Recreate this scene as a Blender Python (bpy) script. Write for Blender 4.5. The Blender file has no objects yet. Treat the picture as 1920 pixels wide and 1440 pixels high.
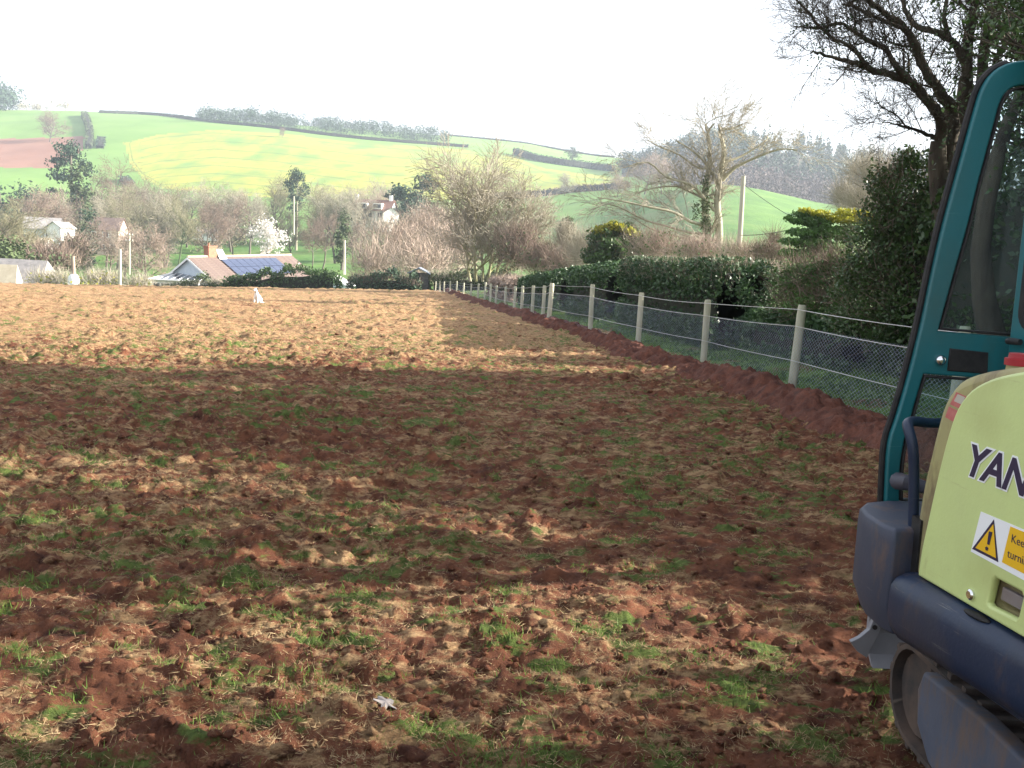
import bpy, math, random
import numpy as np
from mathutils import Vector, Matrix
random.seed(7); rng = np.random.default_rng(7)
SC = bpy.context.scene; COL = SC.collection
# ---------------------------------------------------------------- camera, world, sun, exposure
F_PX, CAM_Z = 1750.0, 1.6
PITCH, ROLL = math.radians(-7.5), math.radians(2.5)
fwd = Vector((0, math.cos(PITCH), math.sin(PITCH)))
r0 = Vector((1, 0, 0)); u0 = Vector((0, -math.sin(PITCH), math.cos(PITCH)))
right = r0 * math.cos(ROLL) + u0 * math.sin(ROLL)
up = u0 * math.cos(ROLL) - r0 * math.sin(ROLL)
CAM = Vector((0, 0, CAM_Z))
cd = bpy.data.cameras.new('camera'); cam = bpy.data.objects.new('camera', cd); COL.objects.link(cam)
cam.matrix_world = Matrix.Translation(CAM) @ Matrix((right, up, -fwd)).transposed().to_4x4()
cd.sensor_width = 36.0; cd.lens = F_PX / 1920 * 36.0; cd.clip_start = 0.05; cd.clip_end = 6000
SC.camera = cam
SUN_AZ, SUN_EL = math.radians(84), math.radians(20)
S = Vector((math.sin(SUN_AZ) * math.cos(SUN_EL), math.cos(SUN_AZ) * math.cos(SUN_EL), math.sin(SUN_EL)))
w = bpy.data.worlds.new("World"); SC.world = w; w.use_nodes = True
nt = w.node_tree; sky = nt.nodes.new('ShaderNodeTexSky'); sky.sky_type = 'NISHITA'; sky.sun_disc = False
sky.sun_elevation = SUN_EL; sky.sun_rotation = SUN_AZ; sky.dust_density = 3.0; sky.air_density = 1.0; sky.ozone_density = 1.0
bg = nt.nodes['Background']; bg.inputs[1].default_value = 0.072
veil = nt.nodes.new('ShaderNodeMix'); veil.data_type = 'RGBA'; veil.inputs[0].default_value = 0.62      # thin bright high cloud over the whole sky
nt.links.new(sky.outputs[0], veil.inputs[6]); veil.inputs[7].default_value = (5.3, 5.3, 5.45, 1); nt.links.new(veil.outputs[2], bg.inputs[0])
sl = bpy.data.lights.new('sun', 'SUN'); sl.energy = 5.0; sl.angle = math.radians(0.5); sl.color = (1.0, 0.93, 0.82)
so = bpy.data.objects.new('sun', sl); COL.objects.link(so)
so.rotation_euler = S.to_track_quat('Z', 'Y').to_euler(); so.location = (40, 10, 40)
SC.view_settings.view_transform = 'Standard'; SC.view_settings.look = 'None'
SC.view_settings.exposure = 2.05; SC.view_settings.gamma = 1.0; SC.view_settings.use_curve_mapping = False
SC.render.engine = 'CYCLES'; SC.cycles.max_bounces = 6; SC.cycles.transparent_max_bounces = 16
SC.cycles.volume_bounces = 0
HAZE = 0.00033
# ---------------------------------------------------------------- geometry of the view (to read positions off the photo)
def ray(px, py):
    d = fwd * F_PX + right * (px - 960) - up * (py - 720)
    return d.normalized()
def proj(p):
    v = Vector(p) - CAM; z = v.dot(fwd)
    return 960 + F_PX * v.dot(right) / z, 720 - F_PX * v.dot(up) / z
def P(px, py, Y):
    d = ray(px, py); t = Y / d.y
    return CAM + d * t
def yhor(px):
    lo, hi = 200, 800
    for _ in range(30):
        m = (lo + hi) / 2
        if ray(px, m).z > 0: lo = m
        else: hi = m
    return lo
def az_of(px):
    d = ray(px, yhor(px)); return math.atan2(d.x, d.y)
def z_at(az, py, r):
    lo, hi = -0.6, 0.6
    for _ in range(30):
        m = (lo + hi) / 2
        _, y = proj(CAM + Vector((math.sin(az) * math.cos(m), math.cos(az) * math.cos(m), math.sin(m))))
        if y > py: lo = m
        else: hi = m
    return CAM_Z + r * math.tan(lo)
# ---------------------------------------------------------------- noise
_perm = np.random.default_rng(3).integers(0, 2**31, 65536)
def _h(ix, iy, iz=0, seed=0):
    n = (ix * 73856093) ^ (iy * 19349663) ^ (iz * 83492791) ^ (seed * 2654435761)
    return (_perm[n & 65535] / 2**31)
def vnoise(x, y, seed=0):
    x = np.asarray(x, float); y = np.asarray(y, float)
    ix = np.floor(x).astype(np.int64); iy = np.floor(y).astype(np.int64)
    fx = x - ix; fy = y - iy; fx = fx * fx * fx * (fx * (fx * 6 - 15) + 10); fy = fy * fy * fy * (fy * (fy * 6 - 15) + 10)
    a = _h(ix, iy, 0, seed); b = _h(ix + 1, iy, 0, seed); c = _h(ix, iy + 1, 0, seed); d = _h(ix + 1, iy + 1, 0, seed)
    return (a * (1 - fx) + b * fx) * (1 - fy) + (c * (1 - fx) + d * fx) * fy
def fbm(x, y, oct=4, seed=0):
    s = 0; a = 0.5; t = 0
    for o in range(oct):
        s = s + a * vnoise(x * 2**o + 17.3 * o, y * 2**o - 9.1 * o, seed + o); t += a; a *= 0.5
    return s / t
def cells(x, y, seed=0):
    """distance to the nearest jittered cell centre and that cell's random number"""
    ix = np.floor(x).astype(np.int64); iy = np.floor(y).astype(np.int64)
    best = np.full(x.shape, 9.0); val = np.zeros(x.shape)
    for dx in (-1, 0, 1):
        for dy in (-1, 0, 1):
            cx = ix + dx; cy = iy + dy
            jx = cx + _h(cx, cy, 1, seed); jy = cy + _h(cx, cy, 2, seed)
            d = np.hypot(x - jx, y - jy); m = d < best
            best = np.where(m, d, best); val = np.where(m, _h(cx, cy, 3, seed), val)
    return best, val
# ---------------------------------------------------------------- meshes and objects
def mesh_np(name, V, F, smooth=False):
    V = np.asarray(V, np.float32); F = np.asarray(F, np.int32); k = F.shape[1]
    m = bpy.data.meshes.new(name)
    m.vertices.add(len(V)); m.vertices.foreach_set('co', V.ravel())
    m.loops.add(F.size); m.loops.foreach_set('vertex_index', F.ravel())
    m.polygons.add(len(F)); m.polygons.foreach_set('loop_start', np.arange(0, F.size, k, dtype=np.int32))
    m.polygons.foreach_set('loop_total', np.full(len(F), k, np.int32))
    if smooth: m.polygons.foreach_set('use_smooth', np.ones(len(F), bool))
    m.update(calc_edges=True); m.validate()
    return m
def attr(m, name, vals):
    a = m.attributes.new(name, 'FLOAT', 'POINT'); a.data.foreach_set('value', np.asarray(vals, np.float32))
def obj(name, data, mat=None, parent=None, loc=None):
    o = bpy.data.objects.new(name, data); COL.objects.link(o)
    if mat is not None and data is not None:
        data.materials.clear(); data.materials.append(mat)
    if parent: o.parent = parent
    if loc is not None: o.location = loc
    return o
def tag(o, label=None, cat=None, group=None, kind=None):
    if label: o['label'] = label
    if cat: o['category'] = cat
    if group: o['group'] = group
    if kind: o['kind'] = kind
    return o
def thing(name, label, cat, loc=(0, 0, 0), group=None):
    o = obj(name, None, loc=loc); return tag(o, label, cat, group)
class MB:
    """collects polygons of one part"""
    def __init__(s): s.v = []; s.f = []
    def add(s, V, F):
        n = len(s.v); s.v += [tuple(p) for p in V]; s.f += [tuple(i + n for i in f) for f in F]
    def box(s, c, h, R=None):
        V = []
        for x in (-1, 1):
            for y in (-1, 1):
                for z in (-1, 1):
                    p = Vector((x * h[0], y * h[1], z * h[2]))
                    if R is not None: p = R @ p
                    V.append(Vector(c) + p)
        s.add(V, [(0, 1, 3, 2), (4, 6, 7, 5), (0, 4, 5, 1), (2, 3, 7, 6), (0, 2, 6, 4), (1, 5, 7, 3)])
    def tube(s, pts, r, n=8, cap=True):
        pts = [Vector(p) for p in pts]; rr = r if isinstance(r, (list, tuple)) else [r] * len(pts)
        rings = []; ref = Vector((0, 0, 1))
        for i, p in enumerate(pts):
            d = (pts[min(i + 1, len(pts) - 1)] - pts[max(i - 1, 0)]).normalized()
            if i == 0:
                if abs(d.z) > 0.9: ref = Vector((1, 0, 0))
            a = d.cross(ref).normalized(); b = a.cross(d).normalized(); ref = b
            rings.append([p + (a * math.cos(2 * math.pi * k / n) + b * math.sin(2 * math.pi * k / n)) * rr[i] for k in range(n)])
        V = [q for g in rings for q in g]; Fc = []
        for i in range(len(pts) - 1):
            for k in range(n):
                Fc.append((i * n + k, i * n + (k + 1) % n, (i + 1) * n + (k + 1) % n, (i + 1) * n + k))
        if cap: Fc += [tuple(range(n))[::-1], tuple(range((len(pts) - 1) * n, len(pts) * n))]
        s.add(V, Fc)
    def prism(s, poly, off):
        n = len(poly); off = Vector(off)
        V = [Vector(p) for p in poly] + [Vector(p) + off for p in poly]
        s.add(V, [tuple(range(n))[::-1], tuple(range(n, 2 * n))] + [(i, (i + 1) % n, n + (i + 1) % n, n + i) for i in range(n)])
    def build(s, name, mat, parent=None, bevel=0, smooth=False, loc=None):
        m = bpy.data.meshes.new(name); m.from_pydata(s.v, [], s.f)
        import bmesh
        b = bmesh.new(); b.from_mesh(m); bmesh.ops.recalc_face_normals(b, faces=b.faces); b.to_mesh(m); b.free()
        if smooth or bevel: m.polygons.foreach_set('use_smooth', [True] * len(m.polygons))
        o = obj(name, m, mat, parent, loc)
        if bevel:
            md = o.modifiers.new('bevel', 'BEVEL'); md.width = bevel; md.segments = 3; md.limit_method = 'ANGLE'; md.harden_normals = True
        elif smooth:
            m.set_sharp_from_angle(angle=math.radians(40))
        return o
def plate(name, loops, M, thick, bevel, mat, parent):
    """closed 2D outlines (first the rim, then holes) filled, given thickness and a rounded edge"""
    c = bpy.data.curves.new(name, 'CURVE'); c.dimensions = '2D'; c.fill_mode = 'BOTH'
    for L in loops:
        sp = c.splines.new('POLY'); sp.points.add(len(L) - 1)
        for i, p in enumerate(L): sp.points[i].co = (p[0], p[1], 0, 1)
        sp.use_cyclic_u = True
    c.extrude = max(thick / 2 - bevel, 0.0001); c.bevel_depth = bevel; c.bevel_resolution = 2; c.offset = -bevel
    t = bpy.data.objects.new('tmp', c); COL.objects.link(t)
    m = bpy.data.meshes.new_from_object(t.evaluated_get(bpy.context.evaluated_depsgraph_get()))
    bpy.data.objects.remove(t)
    m.transform(M)
    m.name = name
    for p in m.polygons: p.use_smooth = True
    m.set_sharp_from_angle(angle=math.radians(35))
    return obj(name, m, mat, parent)
def lettering(name, body, size, M, mat, parent, shear=0.0, offset=0.0, depth=0.0008):
    c = bpy.data.curves.new(name, 'FONT'); c.body = body; c.size = size; c.shear = shear; c.offset = offset
    c.extrude = depth; c.resolution_u = 4
    t = bpy.data.objects.new('tmp', c); COL.objects.link(t)
    m = bpy.data.meshes.new_from_object(t.evaluated_get(bpy.context.evaluated_depsgraph_get()))
    bpy.data.objects.remove(t); m.transform(M); m.name = name
    return obj(name, m, mat, parent)
def smooth_loop(pts, n=4, closed=True):
    """Catmull-Rom through 2D or 3D points"""
    out = []; N = len(pts); A = [Vector(p) for p in pts]
    rng_ = range(N if closed else N - 1)
    for i in rng_:
        if closed: p0, p1, p2, p3 = A[(i - 1) % N], A[i], A[(i + 1) % N], A[(i + 2) % N]
        else: p0, p1, p2, p3 = A[max(i - 1, 0)], A[i], A[i + 1], A[min(i + 2, N - 1)]
        for k in range(n):
            t = k / n
            out.append(0.5 * ((2 * p1) + (p2 - p0) * t + (2 * p0 - 5 * p1 + 4 * p2 - p3) * t * t + (3 * p1 - p0 - 3 * p2 + p3) * t**3))
    if not closed: out.append(A[-1])
    return out
# ---------------------------------------------------------------- materials
def mat(name, c1, c2=None, scale=4.0, rough=0.85, detail=6, bump=0.0, bscale=None, metal=0.0, spec=0.3, stretch=(1, 1, 1), lo=0.35, hi=0.65, trans=0.0, c3=None, c3scale=1.0, c3lo=.55, c3hi=.62, coords='Object', coat=0.0):
    m = bpy.data.materials.new(name); m.use_nodes = True; n = m.node_tree; b = n.nodes['Principled BSDF']
    b.inputs['Roughness'].default_value = rough; b.inputs['Metallic'].default_value = metal
    b.inputs['Specular IOR Level'].default_value = spec; b.inputs['Coat Weight'].default_value = coat
    tc = n.nodes.new('ShaderNodeTexCoord'); mp = n.nodes.new('ShaderNodeMapping'); mp.inputs['Scale'].default_value = stretch
    n.links.new(tc.outputs[coords], mp.inputs[0])
    col = None
    if c2 is not None:
        t = n.nodes.new('ShaderNodeTexNoise'); t.inputs['Scale'].default_value = scale; t.inputs['Detail'].default_value = detail
        t.inputs['Roughness'].default_value = 0.65
        n.links.new(mp.outputs[0], t.inputs[0])
        r = n.nodes.new('ShaderNodeMapRange'); r.inputs[1].default_value = lo; r.inputs[2].default_value = hi
        n.links.new(t.outputs[0], r.inputs[0])
        x = n.nodes.new('ShaderNodeMix'); x.data_type = 'RGBA'; n.links.new(r.outputs[0], x.inputs[0])
        x.inputs[6].default_value = (*c1, 1); x.inputs[7].default_value = (*c2, 1); col = x.outputs[2]
        if c3 is not None:
            t3 = n.nodes.new('ShaderNodeTexNoise'); t3.inputs['Scale'].default_value = c3scale; t3.inputs['Detail'].default_value = 5
            n.links.new(mp.outputs[0], t3.inputs[0])
            r3 = n.nodes.new('ShaderNodeMapRange'); r3.inputs[1].default_value = c3lo; r3.inputs[2].default_value = c3hi
            n.links.new(t3.outputs[0], r3.inputs[0])
            y = n.nodes.new('ShaderNodeMix'); y.data_type = 'RGBA'; n.links.new(r3.outputs[0], y.inputs[0])
            n.links.new(col, y.inputs[6]); y.inputs[7].default_value = (*c3, 1); col = y.outputs[2]
        n.links.new(col, b.inputs['Base Color'])
    else: b.inputs['Base Color'].default_value = (*c1, 1)
    if bump:
        tb = n.nodes.new('ShaderNodeTexNoise'); tb.inputs['Scale'].default_value = bscale or scale * 3; tb.inputs['Detail'].default_value = 8
        n.links.new(mp.outputs[0], tb.inputs[0])
        bm = n.nodes.new('ShaderNodeBump'); bm.inputs['Strength'].default_value = 1.0; bm.inputs['Distance'].default_value = bump
        n.links.new(tb.outputs[0], bm.inputs['Height']); n.links.new(bm.outputs[0], b.inputs['Normal'])
    if trans:
        tr = n.nodes.new('ShaderNodeBsdfTranslucent'); mx = n.nodes.new('ShaderNodeMixShader'); mx.inputs[0].default_value = trans
        if col is not None: n.links.new(col, tr.inputs[0])
        else: tr.inputs[0].default_value = (*c1, 1)
        n.links.new(b.outputs[0], mx.inputs[1]); n.links.new(tr.outputs[0], mx.inputs[2])
        n.links.new(mx.outputs[0], n.nodes['Material Output'].inputs[0])
    return m
M = {}
M['bark'] = mat('bark', (0.10, 0.085, 0.07), (0.20, 0.18, 0.14), 6, 0.95, bump=0.01, bscale=30)
M['bark_dark'] = mat('dark_bark', (0.035, 0.028, 0.022), (0.10, 0.085, 0.06), 5, 0.95, bump=0.012, bscale=22, stretch=(1, 1, .3))
M['bark_pale'] = mat('pale_bark', (0.28, 0.26, 0.18), (0.42, 0.39, 0.30), 3, 0.9)
M['bark_moss'] = mat('mossy_bark', (0.20, 0.21, 0.08), (0.36, 0.32, 0.26), 2, 0.9)
M['twig'] = mat('twig', (0.17, 0.125, 0.10), (0.28, 0.21, 0.17), .5, 0.9)
M['wood_grey'] = mat('far_bare_wood', (0.09, 0.075, 0.07), (0.16, 0.13, 0.12), .08, 0.9)
M['twig_pink'] = mat('pinkish_twig', (0.27, 0.20, 0.165), (0.41, 0.33, 0.27), .25, 0.9)
M['twig_green'] = mat('greenish_twig', (0.16, 0.16, 0.09), (0.30, 0.27, 0.18), .3, 0.9)
M['twig_pale'] = mat('pale_twig', (0.29, 0.265, 0.20), (0.42, 0.38, 0.31), .5, 0.9)
M['leaf'] = mat('evergreen_leaf', (0.030, 0.065, 0.018), (0.075, 0.14, 0.035), 1.3, 0.4, spec=0.5, trans=0.25, lo=.3, hi=.7)
M['leaf_hedge'] = mat('hedge_leaf', (0.022, 0.055, 0.022), (0.055, 0.11, 0.035), 1.5, 0.45, spec=0.3, trans=0.15)
M['hedge_inner_shade'] = mat('hedge_inner_shade', (.010, .016, .007), (.03, .03, .018), 6, .95)  # near-black colour stands for the shade deep inside a hedge
M['leaf_gold'] = mat('golden_leaf', (0.20, 0.24, 0.03), (0.42, 0.38, 0.04), 1.5, 0.6, trans=0.3)
M['leaf_conifer'] = mat('conifer_leaf', (0.05, 0.11, 0.03), (0.11, 0.20, 0.05), .8, 0.6, trans=0.2)
M['needle'] = mat('pine_needle', (0.02, 0.05, 0.03), (0.05, 0.09, 0.045), .3, 0.7)
M['ivy_far'] = mat('distant_ivy', (0.05, 0.08, 0.035), (0.10, 0.13, 0.05), .3, 0.8)
M['blossom'] = mat('blossom', (0.80, 0.74, 0.72), (0.85, 0.82, 0.80), .5, 0.8)
M['straw'] = mat('straw', (0.25, 0.17, 0.09), (0.46, 0.35, 0.20), 3, 0.9, trans=.2)
M['grass'] = mat('grass_blade', (0.07, 0.14, 0.025), (0.17, 0.26, 0.05), 2, 0.6, trans=0.3)
M['verge_blade'] = mat('brightened_grass_blade', (0.07, 0.16, 0.025), (0.17, 0.28, 0.05), 2, 0.7, trans=0.2)  # colour raised to stand in for sun reaching the verge
M['soil'] = mat('shade_darkened_soil', (0.055, 0.019, 0.013), (0.15, 0.055, 0.034), 6, 0.95, bump=0.03, bscale=40)  # bank colour darkened to carry the shade it lies in
M['post'] = mat('treated_wood', (0.36, 0.37, 0.27), (0.50, 0.48, 0.36), 8, 0.8, stretch=(1, 1, .15), bump=.002, bscale=60)
M['wire'] = mat('galvanised_wire', (0.55, 0.57, 0.6), None, rough=0.35, metal=0.7)

def field_material():
    m = bpy.data.materials.new('tilled_ground'); m.use_nodes = True; n = m.node_tree; L = n.links; b = n.nodes['Principled BSDF']
    b.inputs['Roughness'].default_value = 0.95; b.inputs['Specular IOR Level'].default_value = 0.15
    tc = n.nodes.new('ShaderNodeTexCoord')
    def noise(scale, det, st=(1, 1, 1), rough=.6):
        mp = n.nodes.new('ShaderNodeMapping'); mp.inputs['Scale'].default_value = st; L.new(tc.outputs['Object'], mp.inputs[0])
        t = n.nodes.new('ShaderNodeTexNoise'); t.inputs['Scale'].default_value = scale; t.inputs['Detail'].default_value = det; t.inputs['Roughness'].default_value = rough
        L.new(mp.outputs[0], t.inputs[0]); return t.outputs[0]
    def rng_(x, a, c):
        r = n.nodes.new('ShaderNodeMapRange'); r.inputs[1].default_value = a; r.inputs[2].default_value = c; L.new(x, r.inputs[0]); return r.outputs[0]
    def mix(f, a, c):
        x = n.nodes.new('ShaderNodeMix'); x.data_type = 'RGBA'; L.new(f, x.inputs[0])
        for s, v in ((6, a), (7, c)):
            if isinstance(v, tuple): x.inputs[s].default_value = (*v, 1)
            else: L.new(v, x.inputs[s])
        return x.outputs[2]
    def at(nm):
        a = n.nodes.new('ShaderNodeAttribute'); a.attribute_name = nm; return a.outputs['Fac']
    def mth(op, a, c):
        x = n.nodes.new('ShaderNodeMath'); x.operation = op
        for s, v in ((0, a), (1, c)):
            if isinstance(v, (int, float)): x.inputs[s].default_value = v
            else: L.new(v, x.inputs[s])
        return x.outputs[0]
    soil = mix(rng_(noise(9, 10), .3, .7), (0.055, 0.021, 0.015), (0.26, 0.105, 0.057))
    straw = mix(rng_(noise(30, 6, (.35, 1, 1)), .35, .65), (0.20, 0.115, 0.062), (0.47, 0.31, 0.165))
    f = mth('ADD', at('straw'), mth('MULTIPLY', mth('SUBTRACT', noise(16, 8, (.45, 1, 1), .7), .5), 2.2))
    c = mix(rng_(f, .38, .62), soil, straw)
    green = mix(rng_(noise(25, 5), .35, .65), (0.06, 0.085, 0.022), (0.14, 0.19, 0.05))
    g = mth('ADD', at('green'), mth('MULTIPLY', mth('SUBTRACT', noise(14, 8, (.5, 1, 1), .7), .5), 1.8))
    c = mix(rng_(g, .5, .68), c, green)
    L.new(c, b.inputs['Base Color'])
    bm = n.nodes.new('ShaderNodeBump'); bm.inputs['Distance'].default_value = 0.05; L.new(noise(26, 12, (.7, 1, 1), .8), bm.inputs['Height']); L.new(bm.outputs[0], b.inputs['Normal'])
    return m
M['field'] = field_material()
M['verge'] = mat('verge_grass', (0.045, 0.10, 0.02), (0.10, 0.17, 0.04), 3, 0.9, bump=.05, bscale=12, c3=(.10, .06, .03), c3scale=1.2)  # green raised in place of sunlight on the verge
M['meadow'] = mat('meadow', (0.055, 0.14, 0.02), (0.11, 0.22, 0.035), .06, 0.9, bump=.3, bscale=.6, c3=(.15, .19, .06), c3scale=.03, c3lo=.5, c3hi=.7)
M['pasture'] = mat('pasture', (0.11, 0.22, 0.035), (0.16, 0.28, 0.055), .02, 0.9)
M['bare'] = mat('bare_field', (0.22, 0.10, 0.065), (0.27, 0.135, 0.09), .03, 0.95)
def rape_material():
    m = mat('rapeseed_crop', (0.19, 0.25, 0.04), (0.36, 0.34, 0.045), .05, 0.9, lo=.3, hi=.7, stretch=(2.2, 1, 1), c3=(.13, .24, .045), c3scale=.02, c3lo=.48, c3hi=.68)
    n = m.node_tree; b = n.nodes['Principled BSDF']; src = b.inputs['Base Color'].links[0].from_socket
    def line(nm, w):
        a = n.nodes.new('ShaderNodeAttribute'); a.attribute_name = nm
        fr = n.nodes.new('ShaderNodeMath'); fr.operation = 'FRACT'; n.links.new(a.outputs['Fac'], fr.inputs[0])
        s = n.nodes.new('ShaderNodeMath'); s.operation = 'SUBTRACT'; n.links.new(fr.outputs[0], s.inputs[0]); s.inputs[1].default_value = .5
        ab = n.nodes.new('ShaderNodeMath'); ab.operation = 'ABSOLUTE'; n.links.new(s.outputs[0], ab.inputs[0])
        r = n.nodes.new('ShaderNodeMapRange'); r.inputs[1].default_value = w; r.inputs[2].default_value = w * 1.8
        r.inputs[3].default_value = 1; r.inputs[4].default_value = 0; n.links.new(ab.outputs[0], r.inputs[0]); return r.outputs[0]
    for nm, w_ in (('tram', .04), ('headland', .09)):
        x = n.nodes.new('ShaderNodeMix'); x.data_type = 'RGBA'
        f = n.nodes.new('ShaderNodeMath'); f.operation = 'MULTIPLY'; f.inputs[1].default_value = .42; n.links.new(line(nm, w_), f.inputs[0])
        n.links.new(f.outputs[0], x.inputs[0]); n.links.new(src, x.inputs[6]); x.inputs[7].default_value = (.05, .13, .04, 1); src = x.outputs[2]
    n.links.new(src, b.inputs['Base Color']); return m
M['rape'] = rape_material()
# ---------------------------------------------------------------- the lie of the land
def sstep(a, b, x):
    t = np.clip((x - a) / (b - a), 0, 1); return t * t * (3 - 2 * t)
def fence_x(Y): return 3.8 - 0.150 * (Y - 12.4) + 0.00028 * (Y - 12.4)**2
def zf(X, Y):
    Yc = np.maximum(Y, 0); Xl = np.maximum(0, fence_x(Yc) - X)
    z = 0.03 + 0.16 * sstep(4, 14, Y) - 0.0175 * Yc - 0.0004 * np.maximum(0, Yc - 30)**1.0 * 4 - Xl * 0.025 * Yc / 85
    return z + 0.15 * sstep(18, 26, Y) * (1 - sstep(26, 50, Y)) * 0.6
knots_px = [-200, 0, 200, 480, 760, 960, 1150, 1330, 1550, 1750, 2000, 2300]
# each column: radius and photo height of the ground at seven knots
KR = dict()
cols = {
 -200: [(200, 520), (270, 505), (400, 420), (540, 362), (700, 300), (860, 240), (1000, 198)],
 0:    [(200, 518), (270, 505), (400, 420), (540, 362), (700, 300), (860, 235), (1000, 201)],
 200:  [(200, 515), (270, 500), (400, 425), (540, 368), (700, 290), (860, 222), (1000, 208)],
 480:  [(200, 506), (270, 495), (400, 430), (520, 372), (680, 300), (820, 236), (1000, 228)],
 760:  [(200, 506), (270, 492), (400, 435), (520, 375), (680, 312), (820, 267), (1000, 247)],
 960:  [(200, 508), (270, 490), (400, 440), (520, 384), (660, 330), (800, 290), (1000, 265)],
 1150: [(200, 508), (260, 485), (360, 430), (480, 374), (600, 345), (760, 324), (1000, 294)],
 1330: [(190, 500), (240, 470), (320, 405), (430, 346), (560, 352), (680, 310), (800, 270)],
 1550: [(190, 510), (240, 485), (320, 430), (430, 384), (560, 392), (680, 350), (800, 298)],
 1750: [(190, 515), (240, 495), (320, 450), (430, 412), (560, 415), (680, 375), (800, 335)],
 2000: [(190, 520), (240, 505), (320, 470), (430, 440), (560, 440), (680, 410), (800, 380)],
 2300: [(190, 530), (240, 520), (320, 500), (430, 480), (560, 470), (680, 450), (800, 440)]}
caz = np.array([az_of(p) for p in knots_px])
cR = np.array([[k[0] for k in cols[p]] for p in knots_px], float)
cE = np.array([[(z_at(az_of(p), k[1], k[0]) - CAM_Z) / k[0] for k in cols[p]] for p in knots_px])
RG = np.concatenate([np.linspace(84, 190, 26, endpoint=False), np.geomspace(190, 1200, 230)])
def smooth_interp(x, xs, ys):
    i = np.clip(np.searchsorted(xs, x) - 1, 0, len(xs) - 2); t = np.clip((x - xs[i]) / (xs[i + 1] - xs[i]), 0, 1)
    def sl(j):
        j0 = max(j - 1, 0); j1 = min(j + 1, len(xs) - 1); return (ys[j1] - ys[j0]) / (xs[j1] - xs[j0])
    h = xs[i + 1] - xs[i]
    return ((2*t**3 - 3*t**2 + 1) * ys[i] + (t**3 - 2*t**2 + t) * h * sl(i) + (-2*t**3 + 3*t**2) * ys[i + 1] + (t**3 - t**2) * h * sl(i + 1))
NAZ = 460
AZG = np.linspace(az_of(-260), az_of(2250), NAZ)
ZG = np.zeros((NAZ, len(RG)))
for a in range(NAZ):
    rk = np.array([smooth_interp(AZG[a], caz, cR[:, k]) for k in range(7)]); ek = np.array([smooth_interp(AZG[a], caz, cE[:, k]) for k in range(7)])
    X88, Y88 = 86 * math.sin(AZG[a]), 86 * math.cos(AZG[a]); ze = float(zf(X88, Y88))
    drop = 3.2 - 2.4 * float(sstep(az_of(700), az_of(1100), AZG[a]))
    zk = CAM_Z + ek * rk
    rs = np.concatenate([[84, 88, 108], rk, [rk[-1] * 1.15, 2500]]); zs = np.concatenate([[ze - .1, ze - .35, ze - drop], zk, [zk[-1] - 12, zk[-1] - 150]])
    z = np.interp(RG, rs, zs)
    ker = np.hanning(13); ker /= ker.sum(); zz = np.concatenate([np.full(6, z[0]), z, np.full(6, z[-1])]); sm = np.convolve(zz, ker, 'valid')
    wgt = sstep(95, 130, RG); ZG[a] = z * (1 - wgt) + sm * wgt
def ground(X, Y):
    r = math.hypot(X, Y)
    if r < 86: return float(zf(np.float64(X), np.float64(Y)))
    a = (math.atan2(X, Y) - AZG[0]) / (AZG[1] - AZG[0]); a = min(max(a, 0), NAZ - 1.001); i = int(a); f = a - i
    z0 = np.interp(r, RG, ZG[i]); z1 = np.interp(r, RG, ZG[i + 1]); return float(z0 * (1 - f) + z1 * f)
def place(px, r):
    a = az_of(px); X, Y = r * math.sin(a), r * math.cos(a); return X, Y, ground(X, Y)
def height_to(px, r, ytop):
    return z_at(az_of(px), ytop, r) - place(px, r)[2]
def on_ground(px, py, rmin=90, rmax=1150):
    """first terrain point met by the sight line through a photo position"""
    d = ray(px, py); h = math.hypot(d.x, d.y)
    for r in np.arange(rmin, rmax, 2.0):
        p = CAM + d * (r / h)
        if p.z < ground(p.x, p.y): return p
    return None
def pip(px, py, poly):
    inside = np.zeros(px.shape, bool); n = len(poly); j = n - 1
    for i in range(n):
        xi, yi = poly[i]; xj, yj = poly[j]
        c = ((yi > py) != (yj > py)) & (px < (xj - xi) * (py - yi) / (yj - yi + 1e-9) + xi); inside ^= c; j = i
    return inside
# hills sheet
A2, R2 = np.meshgrid(AZG, RG, indexing='ij'); HX, HY, HZ = R2 * np.sin(A2), R2 * np.cos(A2), ZG + (fbm(R2 * np.sin(A2) / 30, R2 * np.cos(A2) / 30, 3, 5) - .5) * 1.2 * sstep(110, 200, R2)
ZG = HZ.copy()
def proj_np(X, Y, Z):
    vx, vy, vz = X, Y, Z - CAM_Z
    dz = vx * fwd.x + vy * fwd.y + vz * fwd.z
    return 960 + F_PX * (vx * right.x + vy * right.y + vz * right.z) / dz, 720 - F_PX * (vx * up.x + vy * up.y + vz * up.z) / dz
HPX, HPY = proj_np(HX, HY, HZ)
V = np.stack([HX, HY, HZ], -1).reshape(-1, 3)
nr = len(RG); ii, jj = np.meshgrid(np.arange(NAZ - 1), np.arange(nr - 1), indexing='ij')
q = np.stack([ii * nr + jj, (ii + 1) * nr + jj, (ii + 1) * nr + jj + 1, ii * nr + jj + 1], -1).reshape(-1, 4)
fx = (HPX[:-1, :-1] + HPX[1:, 1:]).ravel() / 2; fy = (HPY[:-1, :-1] + HPY[1:, 1:]).ravel() / 2; fr = R2[:-1, :-1].ravel()
rape_poly = [(232, 268), (300, 252), (400, 243), (520, 250), (680, 268), (880, 281), (960, 292), (1020, 316), (1148, 332), (1148, 345), (1060, 352), (1000, 372), (700, 378), (400, 365), (300, 352), (268, 335), (245, 308)]
bare_poly = [(-300, 266), (60, 259), (160, 256), (152, 285), (110, 315), (-300, 312)]
is_rape = pip(fx, fy, rape_poly) & (fr > 430) & (fr < 900); is_bare = pip(fx, fy, bare_poly) & (fr > 500)
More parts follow.
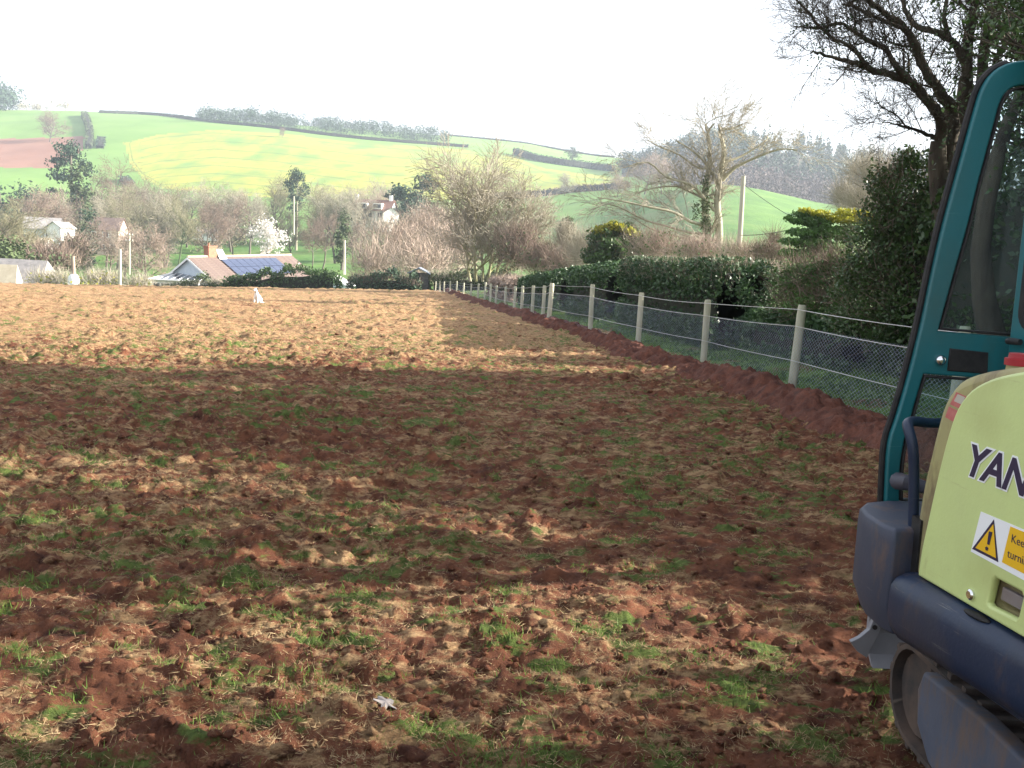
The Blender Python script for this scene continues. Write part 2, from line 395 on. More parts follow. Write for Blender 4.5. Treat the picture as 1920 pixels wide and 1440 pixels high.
is_wood = (fr > 505) & (fx > 1165 + np.maximum(0, fy - 300) * 0.0) & (fr < 900) & ((fx > 1260) | (fr > 690)); is_far = (fr > 430) & ~is_rape & ~is_bare & ~is_wood
is_mead = (fr > 110) & (fr <= 430)
def submesh(name, sel, m, **kw):
    F = q[sel]; u, inv = np.unique(F, return_inverse=True); me = mesh_np(name, V[u], inv.reshape(-1, 4), True)
    o = obj(name, me, m); tag(o, kind='structure'); return o, u, me
submesh('hillside_pasture', is_far, M['pasture']); submesh('valley_meadow', is_mead, M['meadow'])
submesh('woodland_floor', is_wood, mat('leaf_litter', (.05, .05, .035), (.09, .08, .055), .1, .95)); submesh('bare_soil_field', is_bare, M['bare']); submesh('field_edge_slope', fr <= 110, M['verge'])
o, u, me = submesh('rapeseed_field', is_rape, M['rape'])
# tramlines run with the upper hedge; two headland lines follow the left edge
top = np.interp(HPX.ravel()[u], [p[0] for p in rape_poly[:10]], [p[1] for p in rape_poly[:10]])
upx, upy = HPX.ravel()[u], HPY.ravel()[u]
attr(me, 'tram', np.where(upx > 262 + 0.0 * upy, (upy - top) / 16.0 - 0.001 * (upx - 600) * (upy - top) / 60 , 0.0) + .1)
ledge = np.interp(upy, [250, 268, 300, 325, 345], [262, 226, 232, 250, 285])
attr(me, 'headland', np.clip((upx - ledge) / 11.0, 0, 1.98))
# near ground
def polar_sheet(name, r, a, zfun, sel, m):
    A, R = np.meshgrid(a, r, indexing='ij'); X, Y = R * np.sin(A), R * np.cos(A); Z, extra = zfun(X, Y, R)
    n2 = len(r); i2, j2 = np.meshgrid(np.arange(len(a) - 1), np.arange(n2 - 1), indexing='ij')
    F = np.stack([i2 * n2 + j2, (i2 + 1) * n2 + j2, (i2 + 1) * n2 + j2 + 1, i2 * n2 + j2 + 1], -1).reshape(-1, 4)
    keep = sel(X, Y)[:-1, :-1].ravel(); F = F[keep]; VV = np.stack([X, Y, Z], -1).reshape(-1, 3)
    uu, inv = np.unique(F, return_inverse=True); me = mesh_np(name, VV[uu], inv.reshape(-1, 4), True)
    for k, v in extra.items(): attr(me, k, v.ravel()[uu])
    return obj(name, me, m)
def green_mask(X, Y):
    g = fbm(X / 1.3, Y / .9, 2, 40) * .22 + fbm(X / .19, Y / .12, 2, 44) * .78
    return g
def straw_mask(X, Y, R):
    return fbm(X / 2.2, Y / 1.3, 2, 60) * .22 + fbm(X / .19, Y / .11, 3, 61) * .78
def field_h(X, Y, R):
    wx = X + .10 * (fbm(X / .3, Y / .3, 2, 11) - .5) * 2; wy = Y + .10 * (fbm(X / .3, Y / .3, 2, 12) - .5) * 2
    big = (fbm(X / 1.7, Y / 1.1, 3, 1) - .5) * .16
    d1, v1 = cells(wx / .42, wy / .26, 21); d2, v2 = cells(wx / .17, wy / .12, 22); d3, v3 = cells(wx / .085, wy / .065, 23)
    rough = sstep(.35, .6, fbm(X / 2.5, Y / 1.6, 2, 31))
    L1 = np.maximum(0, 1 - (d1 / .55)**2)**.8 * np.where(v1 > .70, (v1 - .45) * 2, 0.08)
    L2 = np.maximum(0, 1 - (d2 / .62)**2)**.6 * np.where(v2 > .35, v2, .1)
    L3 = np.maximum(0, 1 - (d3 / .66)**2)**.6 * v3
    fade3 = 1 - sstep(14, 30, R)
    crumb = (np.abs(fbm(X / .13, Y / .09, 4, 14) - .5) * 2)
    h = big + L1 * .09 * (.45 + .7 * rough) * (.5 + 1.0 * crumb) + L2 * .080 * (.6 + .5 * rough) * (.5 + 1.0 * crumb) + L3 * .034 * (.35 + .65 * fade3) + (fbm(X / .05, Y / .04, 4, 9) - .5) * .075 * fade3 - crumb * .035
    track = np.exp(-((X - (1.0 + .02 * Y)) / 1.3)**2) * (1 - sstep(10, 14, Y)) * .35
    return h * (1 - track) * (.62 + .30 * sstep(3, 9, R) + .35 * sstep(12, 40, R))
def zfield(X, Y, R):
    h = field_h(X, Y, R)
    g = green_mask(X, Y) - .085 + (h > .05) * .02
    s = straw_mask(X, Y, R) + .32 * sstep(11, 22, R) - .125 + np.clip(h - .05, -.05, .08) * .9  # extra straw with distance paints in the brightness of the sunlit far ground
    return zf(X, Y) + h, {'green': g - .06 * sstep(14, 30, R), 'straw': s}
r_field = np.geomspace(1.2, 88, 780); a_field = np.linspace(math.radians(-35), math.radians(50), 580)
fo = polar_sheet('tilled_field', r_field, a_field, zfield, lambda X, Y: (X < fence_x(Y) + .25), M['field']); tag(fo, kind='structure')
def zflat(X, Y, R): return zf(X, Y) - .10 + 0 * X, {'green': fbm(X / 2, Y / 2, 3, 3), 'straw': fbm(X / 2, Y / 2, 3, 4)}
so_ = polar_sheet('surrounding_field', np.geomspace(.3, 120, 60), np.linspace(math.radians(-180), math.radians(180), 181), zflat, lambda X, Y: ~((X > fence_x(np.maximum(Y, 0)) - .2) & (Y > 0)) & ((np.hypot(X, Y) < 84) | (Y < 20)), M['field']); tag(so_, kind='structure')
def zverge(X, Y, R):
    dx = X - fence_x(Y)
    return zf(X, Y) + .03 + .18 * sstep(.5, 2.4, dx) + (fbm(X / .5, Y / .5, 4, 70) - .5) * .16 - .12 * (1 - sstep(0, .25, dx)), {}
vo = polar_sheet('grass_verge', np.geomspace(1.5, 87, 260), np.linspace(math.radians(-14), math.radians(100), 300), zverge, lambda X, Y: (X > fence_x(Y) - .05) & (X < 60), M['verge']); tag(vo, kind='structure')
# soil bank thrown up along the fence
def soil_bank():
    Y = np.concatenate([np.linspace(5.5, 30, 420), np.linspace(30.1, 88, 260)]); U = np.linspace(-1, 1, 46)
    YY, UU = np.meshgrid(Y, U, indexing='ij')
    w_ = .40 + .22 * fbm(YY / 3, YY * 0, 2, 80); cx = fence_x(YY) - .46 - .12 * fbm(YY / 2, YY * 0 + 5, 2, 81)
    X = cx + UU * w_
    prof = np.cos(UU * math.pi / 2)**.8
    hh = (.07 + .22 * fbm(YY / 1.6, UU * .5, 3, 82)) * prof
    d2, v2 = cells(X / .2, YY / .2, 83); d3, v3 = cells(X / .09, YY / .09, 84)
    hh = hh + (np.maximum(0, 1 - (d2 / .7)**2) * v2 * .07 + np.maximum(0, 1 - (d3 / .7)**2) * v3 * .045 + (fbm(X / .05, YY / .05, 4, 85) - .5) * .07 + (fbm(X / .3, YY / .3, 3, 86) - .5) * .16) * (prof > .05) - .06 * (1 - prof)
    Z = zf(X, YY) + hh; n2 = len(U)
    i2, j2 = np.meshgrid(np.arange(len(Y) - 1), np.arange(n2 - 1), indexing='ij')
    F = np.stack([i2 * n2 + j2, i2 * n2 + j2 + 1, (i2 + 1) * n2 + j2 + 1, (i2 + 1) * n2 + j2], -1).reshape(-1, 4)
    o = obj('soil_bank', mesh_np('soil_bank', np.stack([X, YY, Z], -1).reshape(-1, 3), F, True), M['soil'])
    tag(o, 'ridge of fresh red soil darkened for its shade, along the foot of the wire fence', 'soil', kind='structure')
soil_bank()
# ---------------------------------------------------------------- plant building kit
def rot_to(d):
    d = np.asarray(d, float); d /= np.linalg.norm(d, axis=1, keepdims=True)
    ref = np.where(np.abs(d[:, 2:3]) > .9, np.array([[1., 0, 0]]), np.array([[0, 0, 1.]]))
    a = np.cross(d, ref); a /= np.linalg.norm(a, axis=1, keepdims=True); b = np.cross(a, d); return d, a, b
def tubes_np(P0, P1, R0, R1, n=4):
    P0, P1 = np.asarray(P0, float), np.asarray(P1, float); R0 = np.asarray(R0)[:, None]; R1 = np.asarray(R1)[:, None]
    d, a, b = rot_to(P1 - P0 + 1e-9); N = len(P0); VV = np.zeros((N, 2 * n, 3))
    for k in range(n):
        t = 2 * math.pi * k / n; o_ = a * math.cos(t) + b * math.sin(t)
        VV[:, k] = P0 + o_ * R0; VV[:, n + k] = P1 + o_ * R1
    base = (np.arange(N) * 2 * n)[:, None, None]
    f = np.array([[k, (k + 1) % n, n + (k + 1) % n, n + k] for k in range(n)])[None]
    return VV.reshape(-1, 3), (base + f).reshape(-1, 4)
def slivers(P0, D, L_, W_):
    """thin three-cornered twigs or blades"""
    d, a, b = rot_to(D); N = len(P0); th = rng.uniform(0, 2 * math.pi, N)[:, None]; s = a * np.cos(th) + b * np.sin(th)
    L_ = np.broadcast_to(L_, N)[:, None]; W_ = np.broadcast_to(W_, N)[:, None]
    VV = np.stack([P0 - s * W_ / 2, P0 + s * W_ / 2, P0 + d * L_], 1).reshape(-1, 3)
    return VV, np.arange(3 * N).reshape(-1, 3)
def leaves_np(P0, size, nrm=None, asp=.6):
    N = len(P0); D = rng.normal(size=(N, 3))
    if nrm is not None: D = D * .6 + np.cross(nrm, rng.normal(size=(N, 3)))
    d, a, b = rot_to(D); th = rng.uniform(0, 2 * math.pi, N)[:, None]; s = a * np.cos(th) + b * np.sin(th)
    z = np.broadcast_to(size, N)[:, None] * rng.uniform(.6, 1.3, N)[:, None]
    VV = np.stack([P0 - d * z, P0 - s * z * asp, P0 + d * z, P0 + s * z * asp], 1).reshape(-1, 3)
    return VV, np.arange(4 * N).reshape(-1, 4)
def in_ellipsoids(E, n, shell=.55):
    """random points in a set of (centre, radii); denser near their skins"""
    vol = np.array([e[1][0] * e[1][1] * e[1][2] for e in E])**.67; k = rng.choice(len(E), n, p=vol / vol.sum())
    u = rng.normal(size=(n, 3)); u /= np.linalg.norm(u, axis=1, keepdims=True); r = rng.uniform(shell, 1.08, n)**.6
    r = r * (.45 + 1.1 * fbm(u[:, 0] * 2.1 + k * 3.7, u[:, 1] * 2.1 + u[:, 2] * 2.6, 3, 55))
    C_ = np.array([e[0] for e in E], float)[k]; R_ = np.array([e[1] for e in E], float)[k]
    return C_ + u * R_ * r[:, None], u
def grow(segs, p, d, L_, r, lev, maxlev, wig=.25, upb=.06, kids=3, spread=.7, ratio=.62, start=.35, n=5):
    p = Vector(p); d = Vector(d).normalized()
    for i in range(n):
        d = (d + Vector((random.gauss(0, wig), random.gauss(0, wig), random.gauss(0, wig))) * .5 + Vector((0, 0, upb))).normalized()
        r1 = r * (1 - .75 * (i + 1) / n) if lev == maxlev else r * (1 - .5 * (i + 1) / n)
        ra = r * (1 - .75 * i / n) if lev == maxlev else r * (1 - .5 * i / n)
        p1 = p + d * (L_ / n); segs.append((p.copy(), p1.copy(), ra, r1, lev)); p = p1
        if lev < maxlev and (i + 1) / n > start:
            for _ in range(kids if random.random() < .7 else kids - 1):
                ax = Vector((random.gauss(0, 1), random.gauss(0, 1), random.gauss(0, 1))); ax = (ax - d * ax.dot(d)).normalized()
                nd = (d * math.cos(spread) + ax * math.sin(spread) * random.uniform(.7, 1.2)).normalized()
                grow(segs, p, nd, L_ * ratio * random.uniform(.7, 1.15), ra * .55, lev + 1, maxlev, wig, upb, kids, spread, ratio, .25, max(3, n - 1))
def segs_mesh(name, segs, n=4, rmin=0.0):
    VV, F = tubes_np([s[0] for s in segs], [s[1] for s in segs], np.maximum([s[2] for s in segs], rmin), np.maximum([s[3] for s in segs], rmin * .6), n)
    return mesh_np(name, VV, F, True)
def join(*parts):
    Vs, Fs, n = [], [], 0
    for v, f in parts: Vs.append(v); Fs.append(f + n); n += len(v)
    return np.concatenate(Vs), np.concatenate(Fs)
def quadded(v, f): return v, np.concatenate([f, f[:, 2:3]], 1)
# unit trees (one unit tall), copied and scaled for the valley
def unit_bare(seed, multi=1, wid=.36, fuzz=2600, base=.32, lean=.0):
    random.seed(seed); segs = []
    for m_ in range(multi):
        a = random.uniform(0, 6.28); d = (math.cos(a) * .12 * (multi > 1) + lean, math.sin(a) * .12 * (multi > 1), 1)
        grow(segs, (.02 * math.cos(a) * (multi > 1), .02 * math.sin(a) * (multi > 1), -0.02), d, .78, .020 / (1 + .3 * (multi > 1)), 0, 3 if multi == 1 else 2, wig=.16, upb=.04, kids=3, spread=.95, ratio=.52, start=base, n=7)
    tr = [s for s in segs if s[4] <= 1]; cr = [s for s in segs if s[4] > 1]
    zmax = max(s[1].z for s in segs); k = 1 / zmax
    segs = [(s[0] * k, s[1] * k, s[2] * k, s[3] * k, s[4]) for s in segs]; tr = [s for s in segs if s[4] <= 1]; cr = [s for s in segs if s[4] > 1]
    tm = segs_mesh('trunk', tr, 5)
    ends = np.array([s[1] for s in cr]); idx = rng.integers(0, len(ends), fuzz)
    P0 = ends[idx] + rng.normal(size=(fuzz, 3)) * .022; D = P0 - np.array([0, 0, .45]); D /= np.linalg.norm(D, axis=1, keepdims=True); D = D + rng.normal(size=(fuzz, 3)) * .5
    a1 = tubes_np([s[0] for s in cr], [s[1] for s in cr], [max(s[2], .0012) for s in cr], [max(s[3], .001) for s in cr], 3)
    a2 = quadded(*slivers(P0, D, rng.uniform(.03, .075, fuzz), .0035))
    return tm, mesh_np('crown', *join(a1, a2))
def unit_leafy(seed, E, n, size, trunk=((0, 0, 0), (0, 0, .6)), tr=.02, asp=.6):
    tm = MB(); tm.tube([trunk[0], (Vector(trunk[0]) + Vector(trunk[1])) / 2 + Vector((.01, .01, 0)), trunk[1]], [tr, tr * .8, tr * .4], 7)
    m = bpy.data.meshes.new('trunk'); m.from_pydata(tm.v, [], tm.f)
    P0, u_ = in_ellipsoids(E, n, .0); P0 = P0 + np.stack([fbm(P0[:, 1] * 9 + 3, P0[:, 2] * 9 + k_ * 5, 3, 7 + k_) - .5 for k_ in range(3)], -1) * .16; k_c = fbm(P0[:, 0] * 14 + 9, P0[:, 2] * 16 + P0[:, 1] * 7, 2, 33) > .40; P0 = P0[k_c]; u_ = u_[k_c]; return m, mesh_np('crown', *leaves_np(P0, size, u_, asp))
BARE = [unit_bare(11), unit_bare(12, base=.42), unit_bare(13, multi=3, wid=.4), unit_bare(14, base=.2, fuzz=3200), unit_bare(15, base=.5)]
def lobes(n, c, R, s, seed):
    r_ = np.random.default_rng(seed); out = []
    for _ in range(n):
        u_ = r_.normal(size=3); u_ /= np.linalg.norm(u_); out.append((np.array(c) + u_ * np.array(R) * r_.uniform(.3, .95), np.array([s, s, s * .8]) * r_.uniform(.7, 1.3)))
    return out
PINE = [unit_leafy(1, [((.0, 0, .92), (.17, .17, .07)), ((-.16, .05, .80), (.16, .14, .06)), ((.15, 0, .76), (.15, .15, .06)), ((-.08, -.1, .66), (.17, .13, .05)), ((.12, .1, .58), (.13, .12, .05)), ((-.17, 0, .50), (.12, .1, .04))], 3800, .016, tr=.028, trunk=((0, 0, 0), (.02, 0, .9))),
        unit_leafy(2, [((.05, 0, .88), (.16, .15, .10)), ((-.12, 0, .70), (.22, .16, .09)), ((.2, .0, .62), (.18, .16, .08)), ((-.05, 0, .45), (.24, .18, .09))], 4200, .018, tr=.03)]
COLUMN = unit_leafy(3, [((0, 0, .5), (.10, .10, .48)), ((.03, 0, .75), (.09, .09, .22)), ((-.04, 0, .3), (.1, .1, .25))], 3600, .016)
ROUND = unit_leafy(4, lobes(14, (0, 0, .55), (.36, .36, .32), .2, 4), 5200, .020, tr=.03)
BUSHY = unit_leafy(5, lobes(12, (0, 0, .42), (.45, .45, .34), .24, 5), 4200, .022, tr=.02)
CONI = unit_leafy(6, [((0, 0, .1 + .8 * i / 9), ((1 - i / 9) * .17 + .02, (1 - i / 9) * .17 + .02, .07)) for i in range(10)], 1400, .03, tr=.02)
def copy_tree(kind, label, cat, px, r, ytop, wide=1.0, m_tr='bark', m_cr='twig', group=None, name='bare_tree', sink=.3, rz=None):
    X, Y, Z = place(px, r); H = height_to(px, r, ytop) + sink
    t = thing(name, label, cat, (X, Y, Z - sink), group)
    t.rotation_euler = (0, 0, random.uniform(0, 6.28) if rz is None else rz); t.scale = (H * wide, H * wide, H)
    for nm, me, mm in (('trunk', kind[0], m_tr), ('crown', kind[1], m_cr)):
        o = bpy.data.objects.new(nm, me); COL.objects.link(o); o.parent = t
        if len(me.materials) == 0: me.materials.append(M[mm])
        o.material_slots[0].link = 'OBJECT'; o.material_slots[0].material = M[mm]
    return t
GV = 'bare trees in the valley'
T = copy_tree
T(BARE[3], 'wide grey-brown bare tree at far left above the thatched roof', 'tree', 2, 150, 352, 1.3, group=GV, m_cr='twig_green')
T(BARE[0], 'grey bare tree behind the blue-grey house at left', 'tree', 62, 230, 335, 1.3, group=GV)
T(BARE[2], 'brown bare shrubby tree right of the dark evergreens at left', 'tree', 105, 240, 350, 1.3, group=GV, m_cr='twig')
T(ROUND, 'yellowish green rounded tree at the left edge of the photo', 'tree', -8, 120, 415, 1.2, m_cr='ivy_far', name='rounded_tree')
T(BARE[1], 'bare tree growing just right of the grey-green conifer', 'tree', 196, 330, 285, 1.1, group=GV, m_cr='twig')
T(BARE[1], 'thin bare tree rising in front of the red-roofed house', 'tree', 219, 240, 345, .9, group=GV, m_cr='twig_green')
T(BARE[3], 'small round brown bare tree on the lawn left of the bungalow', 'tree', 272, 150, 405, 1.25, group=GV, m_cr='twig_pink')
T(BARE[4], 'tall bare tree with two dark ivy-clad stems left of the bungalow chimney', 'tree', 334, 225, 345, .8, group=GV, m_tr='ivy_far', m_cr='twig_green')
T(BARE[4], 'second tall bare tree close left of the ivy-clad stems', 'tree', 312, 245, 352, .8, group=GV, m_cr='twig_green')
T(BARE[0], 'bare tree behind the top of the bungalow gable', 'tree', 384, 235, 362, .8, group=GV)
T(BARE[1], 'bare tree standing above the bungalow chimney', 'tree', 404, 240, 368, .75, group=GV)
T(BARE[4], 'grey bare tree left of the white blossom tree', 'tree', 436, 250, 352, .9, group=GV)
T(BARE[0], 'pale bare tree behind the white blossom tree', 'tree', 468, 300, 345, 1.1, group=GV, m_cr='twig_pale')
T(BARE[3], 'greenish bare tree beside the tall pale-stemmed pine', 'tree', 522, 330, 318, 1.0, group=GV, m_cr='twig_green')
T(BARE[3], 'pale round bare tree right of the tall pale-stemmed pine', 'tree', 612, 330, 335, 1.1, group=GV, m_cr='twig_pale')
T(BARE[1], 'dark brown bare tree in the middle of the meadow group', 'tree', 548, 260, 385, .9, group=GV)
T(BARE[4], 'brown bare tree on the meadow over the right end of the bungalow', 'tree', 586, 215, 392, .8, group=GV)
T(BARE[4], 'broad brown bare tree with several dark stems on the meadow', 'tree', 606, 210, 385, 1.0, group=GV)
T(BARE[0], 'slender leaning bare tree right of the ivy-covered column tree', 'tree', 664, 225, 402, .7, group=GV)
T(BARE[3], 'pinkish bare tree on the slope left of the dormer house', 'tree', 700, 330, 338, 1.2, group=GV, m_cr='twig_pink')
T(BARE[0], 'faint bare tree on the slope between dormer house and dark pines', 'tree', 735, 380, 330, 1.2, group=GV, m_cr='twig_pale')
T(PINE[0], 'tall dark pine with layered crown at upper left', 'tree', 133, 330, 266, .75, m_cr='needle', name='pine_tree', rz=.3)
T(COLUMN, 'tall grey-green conifer column beside the layered pine at left', 'tree', 152, 290, 300, 1.1, m_cr='ivy_far', name='conifer_tree')
T(COLUMN, 'dark narrow evergreen beside the red-roofed house', 'tree', 166, 190, 385, 1.3, m_cr='needle', name='conifer_tree')
T(BUSHY, 'low dark evergreen clump left of the layered pine', 'tree', 84, 330, 308, 1.1, m_cr='needle', name='evergreen_tree')
T(BUSHY, 'dark evergreen at the left edge under the bare soil field', 'tree', 2, 330, 297, .9, m_cr='needle', name='evergreen_tree')
T(PINE[0], 'lone tall pine with pale stem before the yellow field', 'tree', 555, 310, 318, .62, m_cr='needle', m_tr='bark_pale', name='pine_tree', rz=1.0)
T(COLUMN, 'dark ivy-covered column tree on the bright meadow', 'tree', 641, 205, 392, 1.1, m_cr='ivy_far', name='ivy_covered_tree')
T(PINE[1], 'dark spreading pine just right of the dormer house', 'tree', 752, 265, 345, 1.1, m_cr='needle', name='pine_tree', rz=2)
T(PINE[1], 'taller dark pine behind the spreading pine', 'tree', 790, 275, 325, .9, m_cr='needle', name='pine_tree', rz=.8)
t = T(ROUND, 'white blossom tree glowing beside the meadow path', 'tree', 502, 250, 405, .9, m_cr='blossom', name='blossom_tree')
# lone trees on the hills
T(BARE[3], 'lone round bare tree at the top of the left green hill', 'tree', 97, 760, 203, 1.4, name='bare_tree', m_cr='twig', group='lone trees on the hills')
T(BARE[3], 'tiny bare tree inside the yellow rapeseed field', 'tree', 527, 770, 236, .9, m_cr='twig', group='lone trees on the hills')
T(ROUND, 'dark rounded tree on the skyline slope left of the wooded hill', 'tree', 1064, 800, 272, 1.0, m_cr='ivy_far', name='rounded_tree')
T(BARE[3], 'faint bare tree on the lower yellow-green strip', 'tree', 1052, 540, 320, 1.2, m_cr='twig_pale', group='lone trees on the hills')
T(BARE[3], 'bare tree where the two hill hedges meet', 'tree', 1150, 500, 322, 1.5, m_cr='twig_pink', group='lone trees on the hills')
T(BARE[0], 'bare tree below the left end of the wooded hill', 'tree', 1200, 470, 275, 1.3, m_cr='twig_pink', group='lone trees on the hills')
T(BARE[3], 'second bare tree below the left end of the wooded hill', 'tree', 1232, 440, 290, 1.2, m_cr='twig_pink', group='lone trees on the hills')
# ---------------------------------------------------------------- twiggy masses and hedges
def bush(name, label, cat, E, n, L_, W_, mm, leaf=0, lsize=.05, lm=None, group=None, upness=.6):
    """a leafless shrub of upward twigs, with optional leaves"""
    c = np.mean([e[0] for e in E], 0); zb = min(e[0][2] - e[1][2] for e in E)
    base = (c[0], c[1], zb); t = thing(name, label, cat, base, group); b0 = np.array(base)
    P0, u_ = in_ellipsoids(E, n, .0); D = u_ * .3 + rng.normal(size=(n, 3)) * .5 + np.array([0, 0, upness])
    o = obj('twigs', mesh_np('twigs', *slivers(P0 - b0, D, rng.uniform(.5, 1.3, n) * L_, W_)), M[mm], t)
    if leaf:
        P0, u_ = in_ellipsoids(E, leaf, .5); obj('foliage', mesh_np('foliage', *leaves_np(P0 - b0, lsize, u_)), M[lm], t)
    return t
def epx(px, py, Y, rx, ry_px, dep=None):
    """ellipsoid seen at a photo position: radii given in photo pixels"""
    k = Y / F_PX; return (tuple(P(px, py, Y)), (rx * k, dep or rx * k, ry_px * k))
bush('bramble_thicket', 'broad pinkish brown leafless thicket behind the dark hedge at centre', 'bush', [epx(740, 470, 150, 60, 60), epx(800, 440, 160, 70, 55), epx(850, 470, 140, 55, 60), epx(700, 500, 130, 45, 40), epx(790, 500, 125, 60, 40)], 11000, 3.0, .07, 'twig_pink')
bush('bramble_thicket', 'darker brown leafless thicket right of the pale multi-stemmed tree', 'bush', [epx(975, 470, 75, 45, 45), epx(1020, 490, 70, 40, 35), epx(1060, 500, 65, 35, 28)], 8000, 1.3, .025, 'twig', leaf=1200, lsize=.12, lm='ivy_far')
bush('bramble_thicket', 'pale twiggy shrub between hedge and rounded golden-topped bush', 'bush', [epx(1095, 475, 62, 30, 40), epx(1060, 450, 66, 20, 30)], 4500, 1.2, .02, 'twig_pale')
bush('bramble_thicket', 'pale pinkish shrubbery below the sprawling bare tree', 'bush', [epx(1230, 466, 42, 50, 36), epx(1310, 476, 40, 60, 26), epx(1385, 480, 38, 45, 22)], 7000, .8, .012, 'twig_pink', leaf=700, lsize=.06, lm='leaf_conifer')
bush('bramble_thicket', 'grey tangle of bare stems left of the golden conifer', 'bush', [epx(1430, 480, 34, 26, 24), epx(1450, 455, 35, 14, 20), epx(1470, 485, 34, 26, 18)], 2600, .7, .010, 'twig', leaf=600, lsize=.05, lm='ivy_far')
bush('bramble_thicket', 'pale leafless tree-like scrub left of the tall ivied bush', 'bush', [epx(1625, 330, 60, 22, 34), epx(1585, 375, 62, 26, 30), epx(1655, 345, 58, 24, 50), epx(1610, 385, 60, 30, 24), epx(1600, 320, 62, 12, 20)], 3800, 1.6, .025, 'twig_pale')
bush('bramble_thicket', 'grey-brown bushes on the slope by the blue-grey house', 'bush', [epx(85, 490, 125, 60, 22), epx(20, 470, 140, 35, 25), epx(140, 475, 140, 30, 28)], 5000, 2.5, .07, 'twig', leaf=900, lsize=.3, lm='ivy_far')
bush('bramble_thicket', 'low pale scrub between white chimney and bungalow', 'bush', [epx(190, 530, 92, 50, 22), epx(260, 535, 92, 30, 16), epx(95, 528, 92, 40, 18)], 4000, 1.2, .04, 'twig_pale', leaf=500, lsize=.15, lm='leaf_gold')
bush('golden_topped_bush', 'rounded evergreen bush with golden top behind the left end of the hedge', 'bush', [epx(1150, 455, 50, 40, 34), epx(1120, 478, 50, 28, 22), epx(1180, 440, 50, 22, 20), epx(1130, 440, 50, 18, 16), epx(1195, 470, 50, 26, 24)], 1800, .6, .015, 'twig', leaf=9000, lsize=.10, lm='leaf')
bush('small_evergreen', 'small dark evergreen poking up behind the brown thicket', 'bush', [epx(1062, 432, 85, 14, 24)], 200, .8, .03, 'twig', leaf=1500, lsize=.16, lm='leaf')
E = [epx(1150 + k * 12, 422 + abs(k) * 5, 49.5, 14, 8) for k in range(-2, 4)]
g_ = thing('golden_shrub', 'golden yellow growth over the rounded evergreen bush', 'bush', E[2][0]); P0, u_ = in_ellipsoids(E, 1500, .3); obj('foliage', mesh_np('foliage', *leaves_np(P0 - np.array(E[2][0]), .08, u_)), M['leaf_gold'], g_)
# hedge lengths
def hedge(name, label, line, hw, n, size, lm, core=True, cat='hedge', group=None, twigs=0, tl=.3, tm_='twig_pink', top_only=False, rnd=.5):
    """line: (x, y, zbase, ztop, halfwidth factor) down the hedge; rounded box section covered with leaves"""
    line = [np.array(l, float) for l in line]; b0 = line[0][:3].copy(); t = thing(name, label, cat, tuple(b0), group)
    pts = np.array(line); d = np.gradient(pts[:, :2], axis=0); d /= np.linalg.norm(d, axis=1, keepdims=True); nrm = np.stack([d[:, 1], -d[:, 0]], 1)
    Lc = np.concatenate([[0], np.cumsum(np.linalg.norm(np.diff(pts[:, :2], axis=0), axis=1))])
    def sect(s, th, k=1.0):
        c = np.stack([np.interp(s, Lc, pts[:, i]) for i in range(5)], -1); nn = np.stack([np.interp(s, Lc, nrm[:, 0]), np.interp(s, Lc, nrm[:, 1])], -1)
        ex = 2 / 4.5; cs, sn = np.cos(th), np.sin(th); ux = np.sign(cs) * np.abs(cs)**ex; uz = np.sign(sn) * np.abs(sn)**ex
        end = np.minimum(1, np.minimum(s, Lc[-1] - s) / .9 + .25)**.4
        lump = 1 + .16 * (fbm(s / .9 + 3, th * 1.2 + 7, 3, 90) - .5) * 2
        wd = hw * c[:, 4] * k * end * lump; H = (c[:, 3] - c[:, 2]) / 2
        return np.stack([c[:, 0] + nn[:, 0] * ux * wd, c[:, 1] + nn[:, 1] * ux * wd, c[:, 2] + H + uz * H * k * (.8 + .2 * end) * (1 + (lump - 1) * .35)], -1)
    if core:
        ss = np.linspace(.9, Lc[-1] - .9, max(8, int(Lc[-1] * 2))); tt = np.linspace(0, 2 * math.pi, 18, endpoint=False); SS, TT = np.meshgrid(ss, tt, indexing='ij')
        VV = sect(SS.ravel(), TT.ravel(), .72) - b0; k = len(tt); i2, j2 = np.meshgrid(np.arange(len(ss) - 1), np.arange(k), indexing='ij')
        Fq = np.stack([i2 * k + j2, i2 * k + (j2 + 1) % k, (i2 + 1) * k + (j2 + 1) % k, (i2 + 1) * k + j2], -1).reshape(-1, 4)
        obj('shade_core', mesh_np('shade_core', VV, Fq, True), M['hedge_inner_shade'], t)  # solid core added to block light through the leaves, coloured as inner shade
    if False: pass
    th = rng.uniform(-1.1, math.pi + 1.1, n) if not top_only else rng.uniform(.8, 2.3, n); s = rng.uniform(0, Lc[-1], n)
    if rnd and not top_only: th = np.where(rng.random(n) < .25, rng.uniform(math.pi, 2 * math.pi, n), th)
    inner = np.where((np.minimum(s, Lc[-1] - s) < .5), rng.uniform(.1, 1.0, n), 1.0)
    VV = sect(s, th, rng.uniform(.80, 1.05, n) * inner) - b0
    if cat == 'hedge' and name == 'garden_hedge': VV = VV + rng.normal(size=VV.shape) * np.array([.12, .12, .14]) + np.array([0, 0, 1]) * np.maximum(0, fbm(s / 1.1, s * 0 + hw, 3, 91) - .45)[:, None] * 2.2 * (np.sin(th) > .3)[:, None]
    obj('foliage', mesh_np('foliage', *leaves_np(VV, size, None)), M[lm], t)
    if twigs:
        s = rng.uniform(0, Lc[-1], twigs); th = rng.uniform(.2, math.pi - .2, twigs); VV = sect(s, th, np.full(twigs, .97)) - b0
        D = rng.normal(size=(twigs, 3)) * .5 + np.array([0, 0, .9]); obj('twigs', mesh_np('twigs', *slivers(VV, D, rng.uniform(.4, 1.2, twigs) * tl, tl * .03)), M[tm_], t)
    return t
def hx(Y): return fence_x(Y) + 1.95
